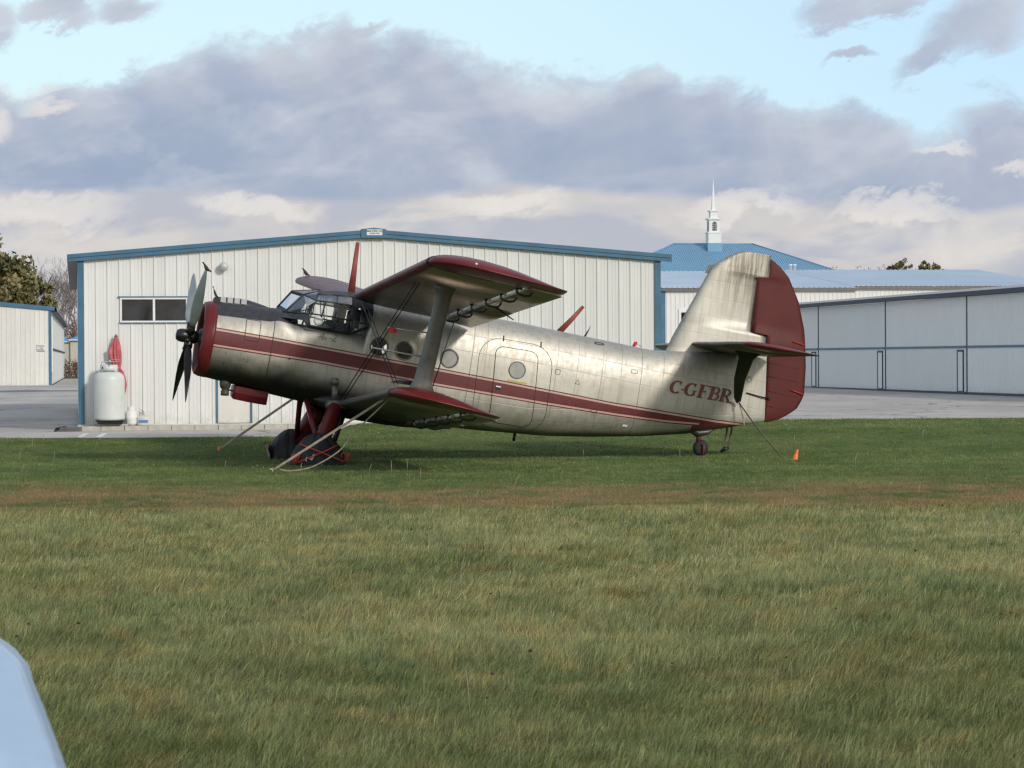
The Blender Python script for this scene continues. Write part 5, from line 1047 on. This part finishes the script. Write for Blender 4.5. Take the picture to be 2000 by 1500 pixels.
    def tsec(y, u0, u1, n, f=0.0):
        lex = 7.33+0.035*y; te = 9.05-0.02*y; k = 1-math.sqrt(max(0, 1-f*f)); lex += 0.45*k; ch_ = te-lex-.12*f**4; tk = max(.05, math.sqrt(max(0, 1-f**2.4)))
        us = [u0+(u1-u0)*(0.5-0.5*math.cos(math.pi*i/n)) for i in range(n+1)] if u0 == 0 else list(np.linspace(u0, u1, n+1)); sy = lambda u_: 5*.10*(0.2969*math.sqrt(u_)-0.126*u_-0.3516*u_**2+0.2843*u_**3-0.1015*u_**4)
        return [loc(lex+u_*ch_, s_*y, zt_+sy(u_)*ch_*tk) for u_ in reversed(us)]+[loc(lex+u_*ch_, s_*y, zt_-sy(u_)*ch_*tk) for u_ in us[1 if u0 == 0 else 0:]]
    tp = bpy.data.objects.new('tailplane', None); sc.collection.objects.link(tp); tp.parent = plane
    mb = MB(); mb.rings([tsec(y, 0, .56, 10) for y in (0.1, 1.6, 3.2)]); P(mb, 'stabilizer', 'wingskin', tp)
    mb = MB(); mb.rings([tsec(y, .585, 1.0, 5) for y in (0.25, 1.6, 3.2)]); P(mb, 'elevator', 'wingskin', tp)
    mb = MB(); mb.rings([tsec(3.2+(ytip-3.2)*f, 0, 1.0, 10, f) for f in (0, .3, .6, .8, .93, 1.0)]); P(mb, 'tailplane_tip', 'maroon', tp)
    mb = MB()
    rings = [[loc(xc+wd/2*math.cos(a), s_*(y_+.035*math.sin(a)), z_) for a in np.linspace(0, 2*math.pi, 17)[:-1]] for xc, wd, y_, z_ in ((7.97, .62, 1.92, 3.52), (7.99, .48, 1.88, 3.44), (8.01, .31, 1.80, 3.34), (8.15, .235, 1.1, 2.95), (8.37, .165, .42, 2.60), (8.42, .09, .34, 2.50))]
    mb.rings(rings); P(mb, 'tail_strut', 'black')  # black colour holds the shade of the strut's down-facing side
# flags, probe cover
flag = MB(); 
for k in range(6):
    a = k*1.05; flag.poly([loc(.27, 6.02, 2.66), loc(.27+.09*math.cos(a)+.02, 6.02+.03*math.sin(a*2), 2.63+.06*math.sin(a)-.03), loc(.27+.08*math.cos(a+.9)+.02, 6.04, 2.63+.06*math.sin(a+.9)-.03)], (0, .006, 0))
tag(P(flag, 'probe_flag', 'redcloth'), 'red cloth flag tied on the upper probe')
# fin
def plate(name, m, rows, par=None, tk=0.10, bulge=None):   # rows: (z, x0, x1, thick) -> lens sections
    rings = []
    for z, x0, x1, th in rows:
        ring = []
        for i in range(13): u_ = i/12; ring.append((x0+(x1-x0)*u_, th/2*(math.sin(math.pi*min(1, u_**.55))*.8+.2*(1-u_)*(u_ > 0)) if name == 'fin' else th/2*(1-u_)**.8, z))
        pts = [loc(x, y, z_) for x, y, z_ in ring]+[loc(x, -y, z_) for x, y, z_ in reversed(ring[1:-1] if name == 'fin' else ring[:-1])]
        rings.append(pts)
    mb = MB(); mb.rings(rings); return P(mb, name, m, par)
LE_ = [(3.25, 6.62), (3.32, 6.85), (3.60, 6.93), (5.075, 7.50), (5.226, 7.60), (5.434, 7.865), (5.52, 8.02), (5.565, 8.18), (5.585, 8.35)]
def hinge(z):
    if z > 5.12: return 8.735+(5.55-z)*.06
    if z > 3.97: return 8.515+(5.09-z)*.035
    return 8.90+(3.95-z)*.125
zs_ = [3.25, 3.32, 3.45, 3.6, 3.9, 3.965, 3.985, 4.2, 4.5, 4.8, 5.0, 5.09, 5.125, 5.145, 5.23, 5.33, 5.43, 5.5, 5.54, 5.565, 5.58]
rows = []
for z in zs_:
    h_ = hinge(z)-.004; l_ = ip(z, [q[0] for q in LE_], [q[1] for q in LE_]); th = ip(z, [3.25, 3.5, 4.2, 5.2, 5.58], [.30, .24, .17, .10, .02]); rows.append((z, l_, min(h_, 8.73) if z > 5.5 else h_, th))
finp = plate('fin', 'finskin', rows)
TE_ = [(2.22, 9.16), (2.30, 9.38), (2.381, 9.509), (2.577, 9.752), (2.859, 9.872), (3.432, 9.823), (4.148, 9.685), (4.743, 9.456), (5.221, 9.158), (5.40, 8.93), (5.50, 8.76)]
zs_ = [2.225, 2.26, 2.32, 2.4, 2.5, 2.6, 2.75, 2.9, 3.15, 3.45, 3.75, 3.965, 3.985, 4.2, 4.5, 4.75, 5.0, 5.1, 5.125, 5.2, 5.3, 5.4, 5.47, 5.5]
rud = plate('rudder', 'rudder', [(z, hinge(z)+(.006 if z < 5.4 else .0), ip(z, [q[0] for q in TE_], [q[1] for q in TE_]), ip(z, [2.2, 2.4, 4.0, 5.5], [.05, .13, .14, .04])) for z in zs_])
for z in (2.55, 2.85, 3.15, 3.42):
    mb = MB()
    for s_ in (1, -1): mb.tube([loc(hinge(z)+.05, s_*.068, z), loc(ip(z, [q[0] for q in TE_], [q[1] for q in TE_])-.15, s_*.016, z-.02)], .006, 4)
    P(mb, 'rib', 'lepaint', rud)
mb = MB(); mb.tube([loc(8.60, .20, 2.74), loc(8.95, .15, 2.71), loc(9.12, .10, 2.71)], .014, 6); mb.box(loc(9.13, .06, 2.71), (.07, .10, .05)); P(mb, 'rudder_rod', 'wire', rud)
mb = MB(); mb.tube([loc(9.45, .05, 3.93), loc(9.70, .03, 3.90)], .010, 6); P(mb, 'static_wick', 'redcloth', rud)
mb = MB(); mb.tube([loc(9.55, .05, 2.95), loc(9.85, .04, 2.90)], .012, 6); P(mb, 'tab_rod', 'redcloth', rud)
mb = MB(); mb.poly([loc(7.42, -.02, 5.0), loc(7.48, -.02, 5.18), loc(7.60, -.02, 5.20), loc(7.55, -.02, 5.02)], (0, .04, 0)); P(mb, 'fin_bracket', 'spats')
# tailwheel
mb = MB(); mb.tube([loc(7.55, 0, 1.86), loc(7.76, 0, 1.79), loc(7.96, 0, 1.84), loc(8.10, 0, 1.95)], [(.14, .05), (.16, .09), (.14, .07), (.05, .04)], 14); P(mb, 'tailwheel_fairing', 'spats')
mb = MB(); mb.tube([loc(7.80, 0, 1.78), loc(7.83, 0, 1.58)], .055, 12); mb.tube([loc(7.78, .0, 1.60), loc(7.95, .0, 1.56), loc(8.02, .0, 1.42)], .03, 8)
for s_ in (.10, -.10): mb.tube([loc(7.84, s_*.3, 1.60), loc(7.92, s_, 1.55), loc(7.92, s_, 1.32)], .026, 8)
P(mb, 'tailwheel_fork', 'lepaint')
tw = Vector(loc(7.90, 0, 1.50)); zt2 = (AMr @ tw).z
mb = MB(); mb.lathe([(.05, -.065), (.12, -.07), (.15, -.05), (.165, 0), (.15, .05), (.12, .07), (.05, .065)], loc(7.885, 0, 1.33+.17), (0, 1, 0), 28); P(mb, 'tailwheel', 'rubber')
# antennas and small things on top
mb = MB(); mb.tube([loc(.36, 0, 3.44), loc(.345, 0, 3.9), loc(.33, 0, 4.42)], [(.02, .075), (.018, .055), (.012, .04)], 10); P(mb, 'antenna_mast', 'mastred')
mb = MB(); mb.tube([loc(4.62, 0, 3.33), loc(4.83, 0, 3.62), loc(5.03, 0, 3.92)], [(.02, .065), (.018, .05), (.012, .035)], 10); P(mb, 'antenna_mast', 'mastred')
mb = MB(); mb.tube([loc(5.15, 0, 3.32), loc(5.21, 0, 3.46), loc(5.235, 0, 3.56)], [.022, .012, .004], 8); P(mb, 'whip_antenna', 'black')
mb = MB(); mb.tube([loc(6.18, 0, 3.29), loc(6.2, 0, 3.37), loc(6.24, 0, 3.38)], .03, 8); P(mb, 'beacon', 'redcloth')
mb = MB(); mb.tube([loc(6.27+.05*math.cos(a), 0, 3.31+.05*math.sin(a)) for a in np.linspace(0, 3.14, 8)], .01, 6); P(mb, 'lift_ring', 'steelrod')
mb = MB(); mb.tube([onskin(5.36+.10*math.cos(a), 3.22+.02*math.sin(a), .01) for a in np.linspace(0, 6.28, 16)], .008, 5, cap=False); P(mb, 'filler_rim', 'seam')
mb = MB(); mb.tube([loc(4.05, 0, 1.20), loc(4.05, 0, 1.04)], .03, 8); P(mb, 'drain_pipe', 'black')
mb = MB(); mb.lathe([(.10, 0), (.10, .05), (.06, .10), (.01, .12)], loc(1.95, 8.55, 3.68), (0, 0, 1), 16); P(mb, 'tip_light', 'lampglass')
mb = MB(); mb.lathe([(.022, 0), (.022, .03), (.01, .04)], loc(1.02, 8.98, 3.80), (0, -1, 0), 10); P(mb, 'tip_rivet_light', 'white')
mb = MB(); mb.tube([loc(2.20, 5.4, 3.32), loc(2.62, 5.0, 3.18)], [(.03, .02), (.015, .01)], 8); P(mb, 'trim_rod', 'black')
mb = MB(); mb.poly([loc(.5, 5.35, 1.70), loc(.62, 5.35, 1.76), loc(.86, 5.35, 1.77), loc(.9, 5.35, 1.70)], (0, -.3, 0)); P(mb, 'step_pad', 'black')

# ---------------------------------------------------------------- wheel covers, straps, cones, birds
def cover(name, label, s_, rx, ry, hz, seed, par_off=(0, 0)):
    c = W(0.0, s_*1.70, 0.0); rr = np.random.default_rng(seed); nA, nZ = 72, 22; root = empty(name, label, 'wheel cover', 'covers over the main wheels', loc=(c.x+par_off[0], c.y+par_off[1], 0.0), rotz=PSI)
    ph = rr.uniform(0, 6.28, 6); rings = []
    for i in range(nZ+1):
        v = i/nZ; z = hz*math.sin(v*math.pi/2)**0.9; prof = (max(0, 1-(z/hz)**2.0))**0.5; fl = 1+0.10*(1-v)**3; ring = []
        for k in range(nA):
            a = 2*math.pi*k/nA; fold = 1+(1-v)*(.045*math.sin(7*a+ph[0])+.03*math.sin(13*a+ph[1]+2*v)+.022*math.sin(21*a+ph[2]))+.02*math.sin(3*a+5*v+ph[3])
            c_, s2 = math.cos(a), math.sin(a); n_ = 2.2; d = (abs(c_)**n_+abs(s2)**n_)**(-1/n_); rr_ = prof*fl*fold
            ring.append((rx*rr_*c_*d, ry*rr_*s2*d, z+.012*math.sin(9*a+ph[4]+6*v)*(v > .1)-.02))
        rings.append(ring)
    mb = MB(); mb.rings(rings); o = mb.build('tarpaulin', 'tarp', root); fixn(o); return root
nc = cover('wheel_cover', 'dark tarpaulin over the near wheel, crossed by orange cords', 1, .50, .33, .62, 4)
fc = cover('wheel_cover', 'dark tarpaulin over the far wheel, no orange cord', -1, .44, .30, .62, 9, (-.06, 0))
mb = MB()
for x_ in np.linspace(-.1, .1, 5): 
    for z_ in np.linspace(.0, .4, 8): mb.add([( -.47+x_*.6, -.18+x_, z_), (-.43+x_*.6, -.2+x_, z_+.03), (-.45+x_*.6, -.15+x_, z_+.07)], [(0,1,2)])
rings = [[(-.42-.10*f*math.sin(a)-.02*math.sin(5*a+9*f), -.20+.16*math.cos(a), .02+.40*f*(1-.3*math.sin(a*2)**2)) for a in np.linspace(0, 3.14, 10)] for f in np.linspace(0, 1, 9)]
mb = MB(); mb.rings(rings, cap=False, closed=False); q = mb.build('bundle', 'net'); q.location = fc.location; q.name = 'net_bundle'; tag(q, 'crumpled tan netting stuffed against the far wheel', 'netting')
def coverpt(u_, z_):
    pr = math.sqrt(max(.05, 1-(z_/.62)**2)); return Vector((u_, -.33*pr*1.10*max(.1, 1-(abs(u_)/(.52*pr))**2.2)**(1/2.2)-.055, z_))
for i, (p, q) in enumerate((((-.36, .40), (.46, .06)), ((.34, .38), (-.48, .04)))):
    pts = [coverpt(p[0]+(q[0]-p[0])*f, p[1]+(q[1]-p[1])*f) for f in np.linspace(0, 1, 12)]; pts = [Vector((v.x, min(v.y, -.17), v.z)) for v in pts]
    mb = MB(); mb.tube(pts, .013, 7); o = mb.build('bungee_cord', 'redtube'); o.location = nc.location; o.rotation_euler.z = PSI; tag(o, ['orange cord running down to the right across the near wheel cover', 'orange cord running down to the left across the near wheel cover'][i], 'cord', 'orange cords on the near wheel cover')
for i, (x_, y_) in enumerate(((.50, -.22), (-.46, -.30))):
    mb = MB(); rr = random.Random(i)
    for k in range(6): a = rr.uniform(0, 6.28); mb.tube([(x_+.09*math.cos(a+q_)*(1-q_*.1), y_+.04*math.sin(q_), .03+.20*abs(math.sin(a*.7+q_*.8))) for q_ in np.linspace(0, 3, 7)], .011, 6)
    o = mb.build('cord_tangle', 'redtube'); o.location = nc.location; o.rotation_euler.z = PSI; tag(o, ['loose tangle of orange cord on the ground behind the near wheel', 'loose tangle of orange cord in front of the near wheel'][i], 'cord')
mb = MB(); mb.poly([(-.22, -.36, .12), (-.14, -.37, .22), (-.10, -.36, .20), (-.17, -.35, .10)], (0, -.01, 0)); mb.poly([(-.30, -.36, .10), (-.27, -.36, .17), (-.26, -.36, .16), (-.27, -.35, .08)], (0, -.01, 0)); o = mb.build('paper_tag', 'white'); o.location = nc.location; o.rotation_euler.z = PSI; tag(o, 'small white paper tag caught in the cords of the near wheel', 'tag')
def strap(pts, wd, m, label, group=None, th=.004):
    pts = [Vector(p) for p in pts]; fine = []
    for i in range(len(pts)-1):
        p0, p1, p2, p3 = pts[max(0, i-1)], pts[i], pts[i+1], pts[min(len(pts)-1, i+2)]
        for f in np.linspace(0, 1, 9)[:-1]:
            fine.append(0.5*((2*p1)+(p2-p0)*f+(2*p0-5*p1+4*p2-p3)*f*f+(3*p1-p0-3*p2+p3)*f**3))
    fine.append(pts[-1]); mb = MB(); mb.tube(fine, [(th, wd/2)]*len(fine), 8); return tag(mb.build('tie_down_strap', m), label, 'strap', group)
sg_ = 'tie-down straps holding the biplane'
A1_ = W(.60, 5.4, 1.52); G1 = Vector((-4.28, 51.15, .03)); 
strap([A1_, G1+(A1_-G1)*.5, G1], .045, 'strap', 'tight tan strap from the near lower wing to the ground before the wheel', sg_)
B1_ = W(.63, 5.45, 1.53)
def pxat(px, py, Y_):
    x = (px-1000)/5600; z = (750-py)/5600; c, s = math.cos(R(.32)), math.sin(R(.32)); x, z = x*c+z*s, -x*s+z*c; cp_, sp_ = math.cos(R(.5064)), math.sin(R(.5064)); d = Vector((x, cp_+z*sp_, -sp_+z*cp_)); return Vector((0, 0, 2))+d*(Y_/d.y)
strap([B1_, Vector((-2.80, 51.1, .72)), Vector((-3.08, 51.1, .38)), Vector((-3.55, 51.1, .10)), Vector((-3.95, 51.12, .02)), G1+Vector((.12, 0, .02))], .026, 'strap', 'slack pale strap sagging from the near lower wing to the grass', sg_)
mb = MB(); mb.tube([G1+Vector((0, 0, -.1)), G1+Vector((0, 0, .05))], .012, 6); mb.lathe([(.01, 0), (.03, .02), (.01, .04)], G1+Vector((-.03, -.02, 0)), (0, 0, 1), 8); tag(mb.build('ground_anchor', 'steelrod'), 'small steel ring anchor in the grass where the near straps meet', 'anchor')
A2_ = W(.5, -5.3, 1.45); G2 = Vector((-6.40, 62.7, .06)); strap([A2_, G2+(A2_-G2)*.5, G2], .055, 'strap', 'long tan strap from the far lower wing to the small anchor cone', sg_)
strap([A2_, Vector((-4.62, 61.5, .62)), Vector((-4.68, 61.5, .32))], .04, 'strapdark', 'short loose strap end hanging behind the far wheel leg', sg_)
TB = W(8.43, .40, 2.50); G3 = Vector((5.33, 56.7, .02)); strap([TB, G3+(TB-G3)*.5+Vector((0, 0, -.04)), G3], .034, 'strapmid', 'dark strap from the tail strut to the ground by the orange cone', sg_)
strap([TB, TB+Vector((.05, 0, -.18)), TB+Vector((.10, 0, -.45))], .03, 'strap', 'short loose strap end hanging from the near tail strut', sg_)
mb = MB(); mb.tube([TB+Vector((.03*math.cos(a), 0, -.02+.05*math.sin(a))) for a in np.linspace(0, 6.28, 12)], .009, 6, cap=False); tag(mb.build('shackle', 'steelrod'), 'steel shackle under the near tail strut', 'shackle')
TF = W(8.43, -.40, 2.50); PB = Vector((4.30, 58.4, .10))
for i, dx in enumerate((0, .13)): strap([TF+Vector((dx*.3, 0, 0)), (TF+PB)/2+Vector((dx*.7+.03, 0, 0)), PB+Vector((dx*.25+i*.05, 0, .02*i))], .04, 'strapdark', ['left dark strap of the two hanging from the far tail strut', 'right dark strap of the two hanging from the far tail strut'][i], sg_)
mb = MB(); mb.tube([PB+Vector((-.06, 0, -.02)), PB+Vector((.02, 0, .04)), PB+Vector((.12, 0, .06))], [.03, .045, .02], 8); tag(mb.build('ratchet_buckle', 'black'), 'black ratchet buckle at the foot of the far tail straps', 'buckle')
def cone(locn, s, tilt, label, cat='traffic cone'):
    root = empty('marker_cone', label, cat, None, loc=locn); mb = MB(); mb.lathe([(.155*s, 0), (.155*s, .012), (.085*s, .02), (.045*s, .30*s), (.034*s, .36*s), (.01*s, .362*s)], n=24); o = mb.build('body', 'orange', root); root.rotation_euler = tilt; return root
cone((5.47, 55.55, -.01), .62, (R(4), R(14), 0), 'small orange cone on the grass by the tail strap')
cone((-6.36, 62.0, .0), .40, (0, R(5), 0), 'tiny faded orange marker cone at the far strap anchor')
def bird(p, az_, pitch_, label):
    root = empty('starling', label, 'bird', 'small dark birds perched on the biplane', loc=p); root.rotation_euler.z = az_
    c, s = math.cos(pitch_), math.sin(pitch_); prof = [(-.115, .0, .012), (-.06, .0, .018), (-.045, .0, .028), (-.01, .0, .038), (.03, .002, .042), (.06, .012, .036), (.08, .026, .025), (.095, .036, .023), (.11, .038, .018), (.118, .036, .008), (.14, .032, .003)]
    mb = MB(); mb.rings([[(x_*c-z_*s, r_*math.cos(a)*.85, .075+x_*s+z_*c+r_*math.sin(a)) for a in np.linspace(0, 6.283, 13)[:-1]] for x_, z_, r_ in [(x1, z1, r1*1.35) for x1, z1, r1 in prof]]); mb.build('body', 'bird', root)
    mb = MB(); mb.tube([(0.0, .015, .05), (.005, .015, 0)], .003, 5); mb.tube([(0.0, -.015, .05), (.005, -.015, 0)], .003, 5); mb.build('leg', 'orange', root)
    return root
tipN = W(-2.64, 1.27, 3.33); bird(tipN+Vector((-.0, 0, -.04)), R(176), R(38), 'dark bird perched on the tip of the near upper propeller blade')
bird(W(-2.27, 0, 2.90), R(180), R(55), 'dark bird perched on the black intake at the top of the nose')
bird(W(.52, -8.3, 4.02), R(170), R(35), 'dark bird perched on the far upper wing')

# ---------------------------------------------------------------- neighbouring wing in the near corner
nw = empty('neighbour_wing', 'pale glossy wing tip of another aircraft, blurred in the near corner', 'aircraft wing', loc=(-2.6, 7.0, 1.0))
M['nearwing'] = mat('pale blue-white gloss paint', (0.33, 0.46, 0.66), 0.28, var=0.04, vs=5, coat=0.25)
edge_ = [(-1.80, 8.72), (-1.49, 8.31), (-1.39, 7.99), (-1.28, 7.56), (-1.19, 7.11), (-1.09, 6.64), (-0.99, 6.16), (-0.88, 5.63), (-0.74, 4.94)]
crease = [(-1.86, 8.50), (-1.56, 8.12), (-1.46, 7.82), (-1.35, 7.45), (-1.245, 6.97), (-1.13, 6.41), (-1.02, 5.93), (-0.92, 5.48), (-0.79, 4.81)]
mb = MB(); n = len(edge_)
row0 = [(x_-.0, y_, 1.165) for x_, y_ in edge_]; row1 = [(x_, y_, 1.20) for x_, y_ in edge_]; row2 = [(a*.5+c*.5, b*.5+d*.5, 1.222) for (a, b), (c, d) in zip(edge_, crease)]; row3 = [(c+.012, d, 1.222) for c, d in crease]; row4 = [(c-.012, d, 1.234) for c, d in crease]; row5 = [(c-.5, d+.15, 1.275) for c, d in crease]; row6 = [(c-2.6, d+.4, 1.27) for c, d in crease]; row7 = [(c-2.6, d+.4, 1.08) for c, d in crease]
rows_ = [row0, row1, row2, row3, row4, row5, row6, row7, row0]
vs = [q for r_ in rows_ for q in r_]; mb.add(vs, [(i*n+k, i*n+k+1, (i+1)*n+k+1, (i+1)*n+k) for i in range(len(rows_)-1) for k in range(n-1)], True); o = mb.build('skin', 'nearwing', nw); o.matrix_parent_inverse = Matrix.Translation(-nw.location); fixn(o)
mb = MB(); mb.tube([(-3.2, 7.0, 1.1), (-3.2, 7.0, .35)], .05, 10); o = mb.build('leg', 'steelrod', nw); o.matrix_parent_inverse = Matrix.Translation(-nw.location)
mb = MB(); mb.lathe([(.08, -.07), (.16, -.07), (.19, 0), (.16, .07), (.08, .07)], (-3.2, 7.0, .19), (1, 0, 0), 20); o = mb.build('wheel', 'rubber', nw); o.matrix_parent_inverse = Matrix.Translation(-nw.location)

# ---------------------------------------------------------------- grass blades
def scatter(y0, y1, dens, margin=1.5):
    A_ = []; 
    for ya in np.arange(y0, y1, 0.5):
        hw = (ya+.5)*1130/5600+margin; n = rng.poisson(dens(ya)*hw*2*.5); A_.append(np.stack([rng.uniform(-hw, hw, n), rng.uniform(ya, min(ya+.5, y1), n)], 1))
    return np.concatenate(A_)
def blades(name, pts, hfun, wid, lean, label, seg):
    n = len(pts); x, y = pts[:, 0], pts[:, 1]; r_ = rng.random((n, 6)); h_ = hfun(x, y)*(0.55+0.75*r_[:, 0]); z = ground_z(x, y)
    clump = vnoise(x, y, 1.6, 2); ang = (vnoise(x, y, .35, 9)-.5)*1.6+(vnoise(x, y, 3.1, 19)-.5)*1.8+(r_[:, 1]-.5)*3.2; ln = lean*(0.35+0.9*r_[:, 2])*(.6+.8*clump); lx, ly = np.cos(ang)*ln*h_, np.sin(ang)*ln*h_
    fa = (r_[:, 3]-.5)*2.4; wx, wy = np.cos(fa)*wid(y)*(.6+.8*r_[:, 4])/2, np.sin(fa)*wid(y)*.5*(.6+.8*r_[:, 4])/2
    tn = np.clip(.08+.72*r_[:, 5]**1.3+.35*(vnoise(x, y, 3, 4)-.3)+.2*(vnoise(x, y, 9, 14)-.5), 0, 1); up = np.sqrt(np.clip(1-(ln*.8)**2, .12, 1))
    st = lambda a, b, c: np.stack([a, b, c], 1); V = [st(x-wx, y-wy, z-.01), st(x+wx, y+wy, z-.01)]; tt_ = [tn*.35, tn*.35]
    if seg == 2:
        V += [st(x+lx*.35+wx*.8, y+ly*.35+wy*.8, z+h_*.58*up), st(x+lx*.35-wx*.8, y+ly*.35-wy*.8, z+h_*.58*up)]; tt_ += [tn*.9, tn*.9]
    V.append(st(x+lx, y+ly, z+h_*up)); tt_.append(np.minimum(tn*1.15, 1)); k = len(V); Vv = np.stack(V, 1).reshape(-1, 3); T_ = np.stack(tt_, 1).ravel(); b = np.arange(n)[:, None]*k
    me_ = bpy.data.meshes.new(name)
    if seg == 2: tri = np.concatenate([b+np.array([[0, 1, 2]]), b+np.array([[0, 2, 3]]), b+np.array([[3, 2, 4]])], 0)
    else: tri = b+np.array([[0, 1, 2]])
    o = tinted(name, Vv, tri, T_, 'blades'); return tag(o, label, 'grass', kind='stuff')
hl = lambda x, y: .035+.055*vnoise(x, y, .9, 1)+.055*vnoise(x, y, 3.5, 7)**2+.03*vnoise(x, y, 9, 8)
def hm(x, y):
    b = .022+.03*vnoise(x, y, 1.3, 1); return b
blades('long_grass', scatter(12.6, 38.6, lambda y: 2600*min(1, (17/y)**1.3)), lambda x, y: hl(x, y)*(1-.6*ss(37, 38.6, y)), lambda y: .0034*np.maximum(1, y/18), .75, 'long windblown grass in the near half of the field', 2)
def mask_grass(p):
    x, y = p[:, 0], p[:, 1]; j = .9*(vnoise(x, y*0, .8, 31)-.35)+.5*(vnoise(x, y*0, 4, 33)-.5); k = (y < 68.3+j)|((x > -4.2-j)&(y < 75.0+.15*(x+9))&(x < 3.9))|((x > 3.8)&(y < 79.0+j)); return p[k]
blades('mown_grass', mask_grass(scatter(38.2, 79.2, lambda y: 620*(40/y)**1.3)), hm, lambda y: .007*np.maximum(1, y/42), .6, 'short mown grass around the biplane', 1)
# taller darker tussocks break up the sward
tc_ = scatter(13.5, 38, lambda y: .55*(17/y)); pts = []
for x0, y0 in tc_:
    n = rng.integers(60, 190); q = rng.normal(size=(n, 2))*rng.uniform(.05, .17); pts.append(q*np.array([1.3, 1])+np.array([x0, y0]))
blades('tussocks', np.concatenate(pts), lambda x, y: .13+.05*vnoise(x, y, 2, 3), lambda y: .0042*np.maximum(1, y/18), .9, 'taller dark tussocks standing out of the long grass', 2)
# seed heads and clover flowers, far too many to count
def specks(name, pts, sz, hgt, m, label):
    mb = MB()
    for x, y in pts:
        z = float(ground_z(x, y))+hgt*random.uniform(.6, 1.2); s = sz*random.uniform(.6, 1.3)*max(1, y/45); mb.add([(x-s, y, z), (x+s, y, z), (x, y-s, z), (x, y+s, z), (x, y, z+s*.9), (x, y, z-s*.6)], [(0,2,4),(2,1,4),(1,3,4),(3,0,4),(2,0,5),(1,2,5),(3,1,5),(0,3,5)])
    return tag(mb.build(name, m), label, 'flowers', kind='stuff')
M['clover'] = mat('pale flower heads', (0.38, 0.39, 0.30), 0.8); M['seed'] = mat('dark seed heads', (0.06, 0.03, 0.02), 0.9, var=.5, vs=3); M['pinkclover'] = mat('pink clover heads', (0.42, 0.20, 0.22), 0.8)
pc = mask_grass(scatter(44, 78.5, lambda y: .9)); pc = pc[vnoise(pc[:, 0], pc[:, 1], .4, 6)*rng.random(len(pc)) > .22]
specks('clover_flowers', pc, .010, .05, 'clover', 'tiny pale clover heads dotted over the mown grass')
specks('seed_heads', scatter(14, 37, lambda y: .16), .014, .13, 'seed', 'small dark seed heads scattered in the long grass')
specks('pink_clover', scatter(14, 40, lambda y: .06), .013, .12, 'pinkclover', 'a few pinkish clover heads in the long grass')
mb = MB()
for x, y in scatter(15, 66, lambda y: .05 if y < 38 else .05):
    z = float(ground_z(x, y)); h_ = random.uniform(.16, .34); l_ = random.uniform(-.1, .3); mb.tube([(x, y, z), (x+l_*.3*h_, y, z+h_*.6), (x+l_*h_, y, z+h_)], [.003*max(1, y/25)]*2+[.0015*max(1, y/25)], 3)
tag(mb.build('dry_stalks', 'strap'), 'scattered dry straw stalks standing above the grass', 'stalks', kind='stuff')
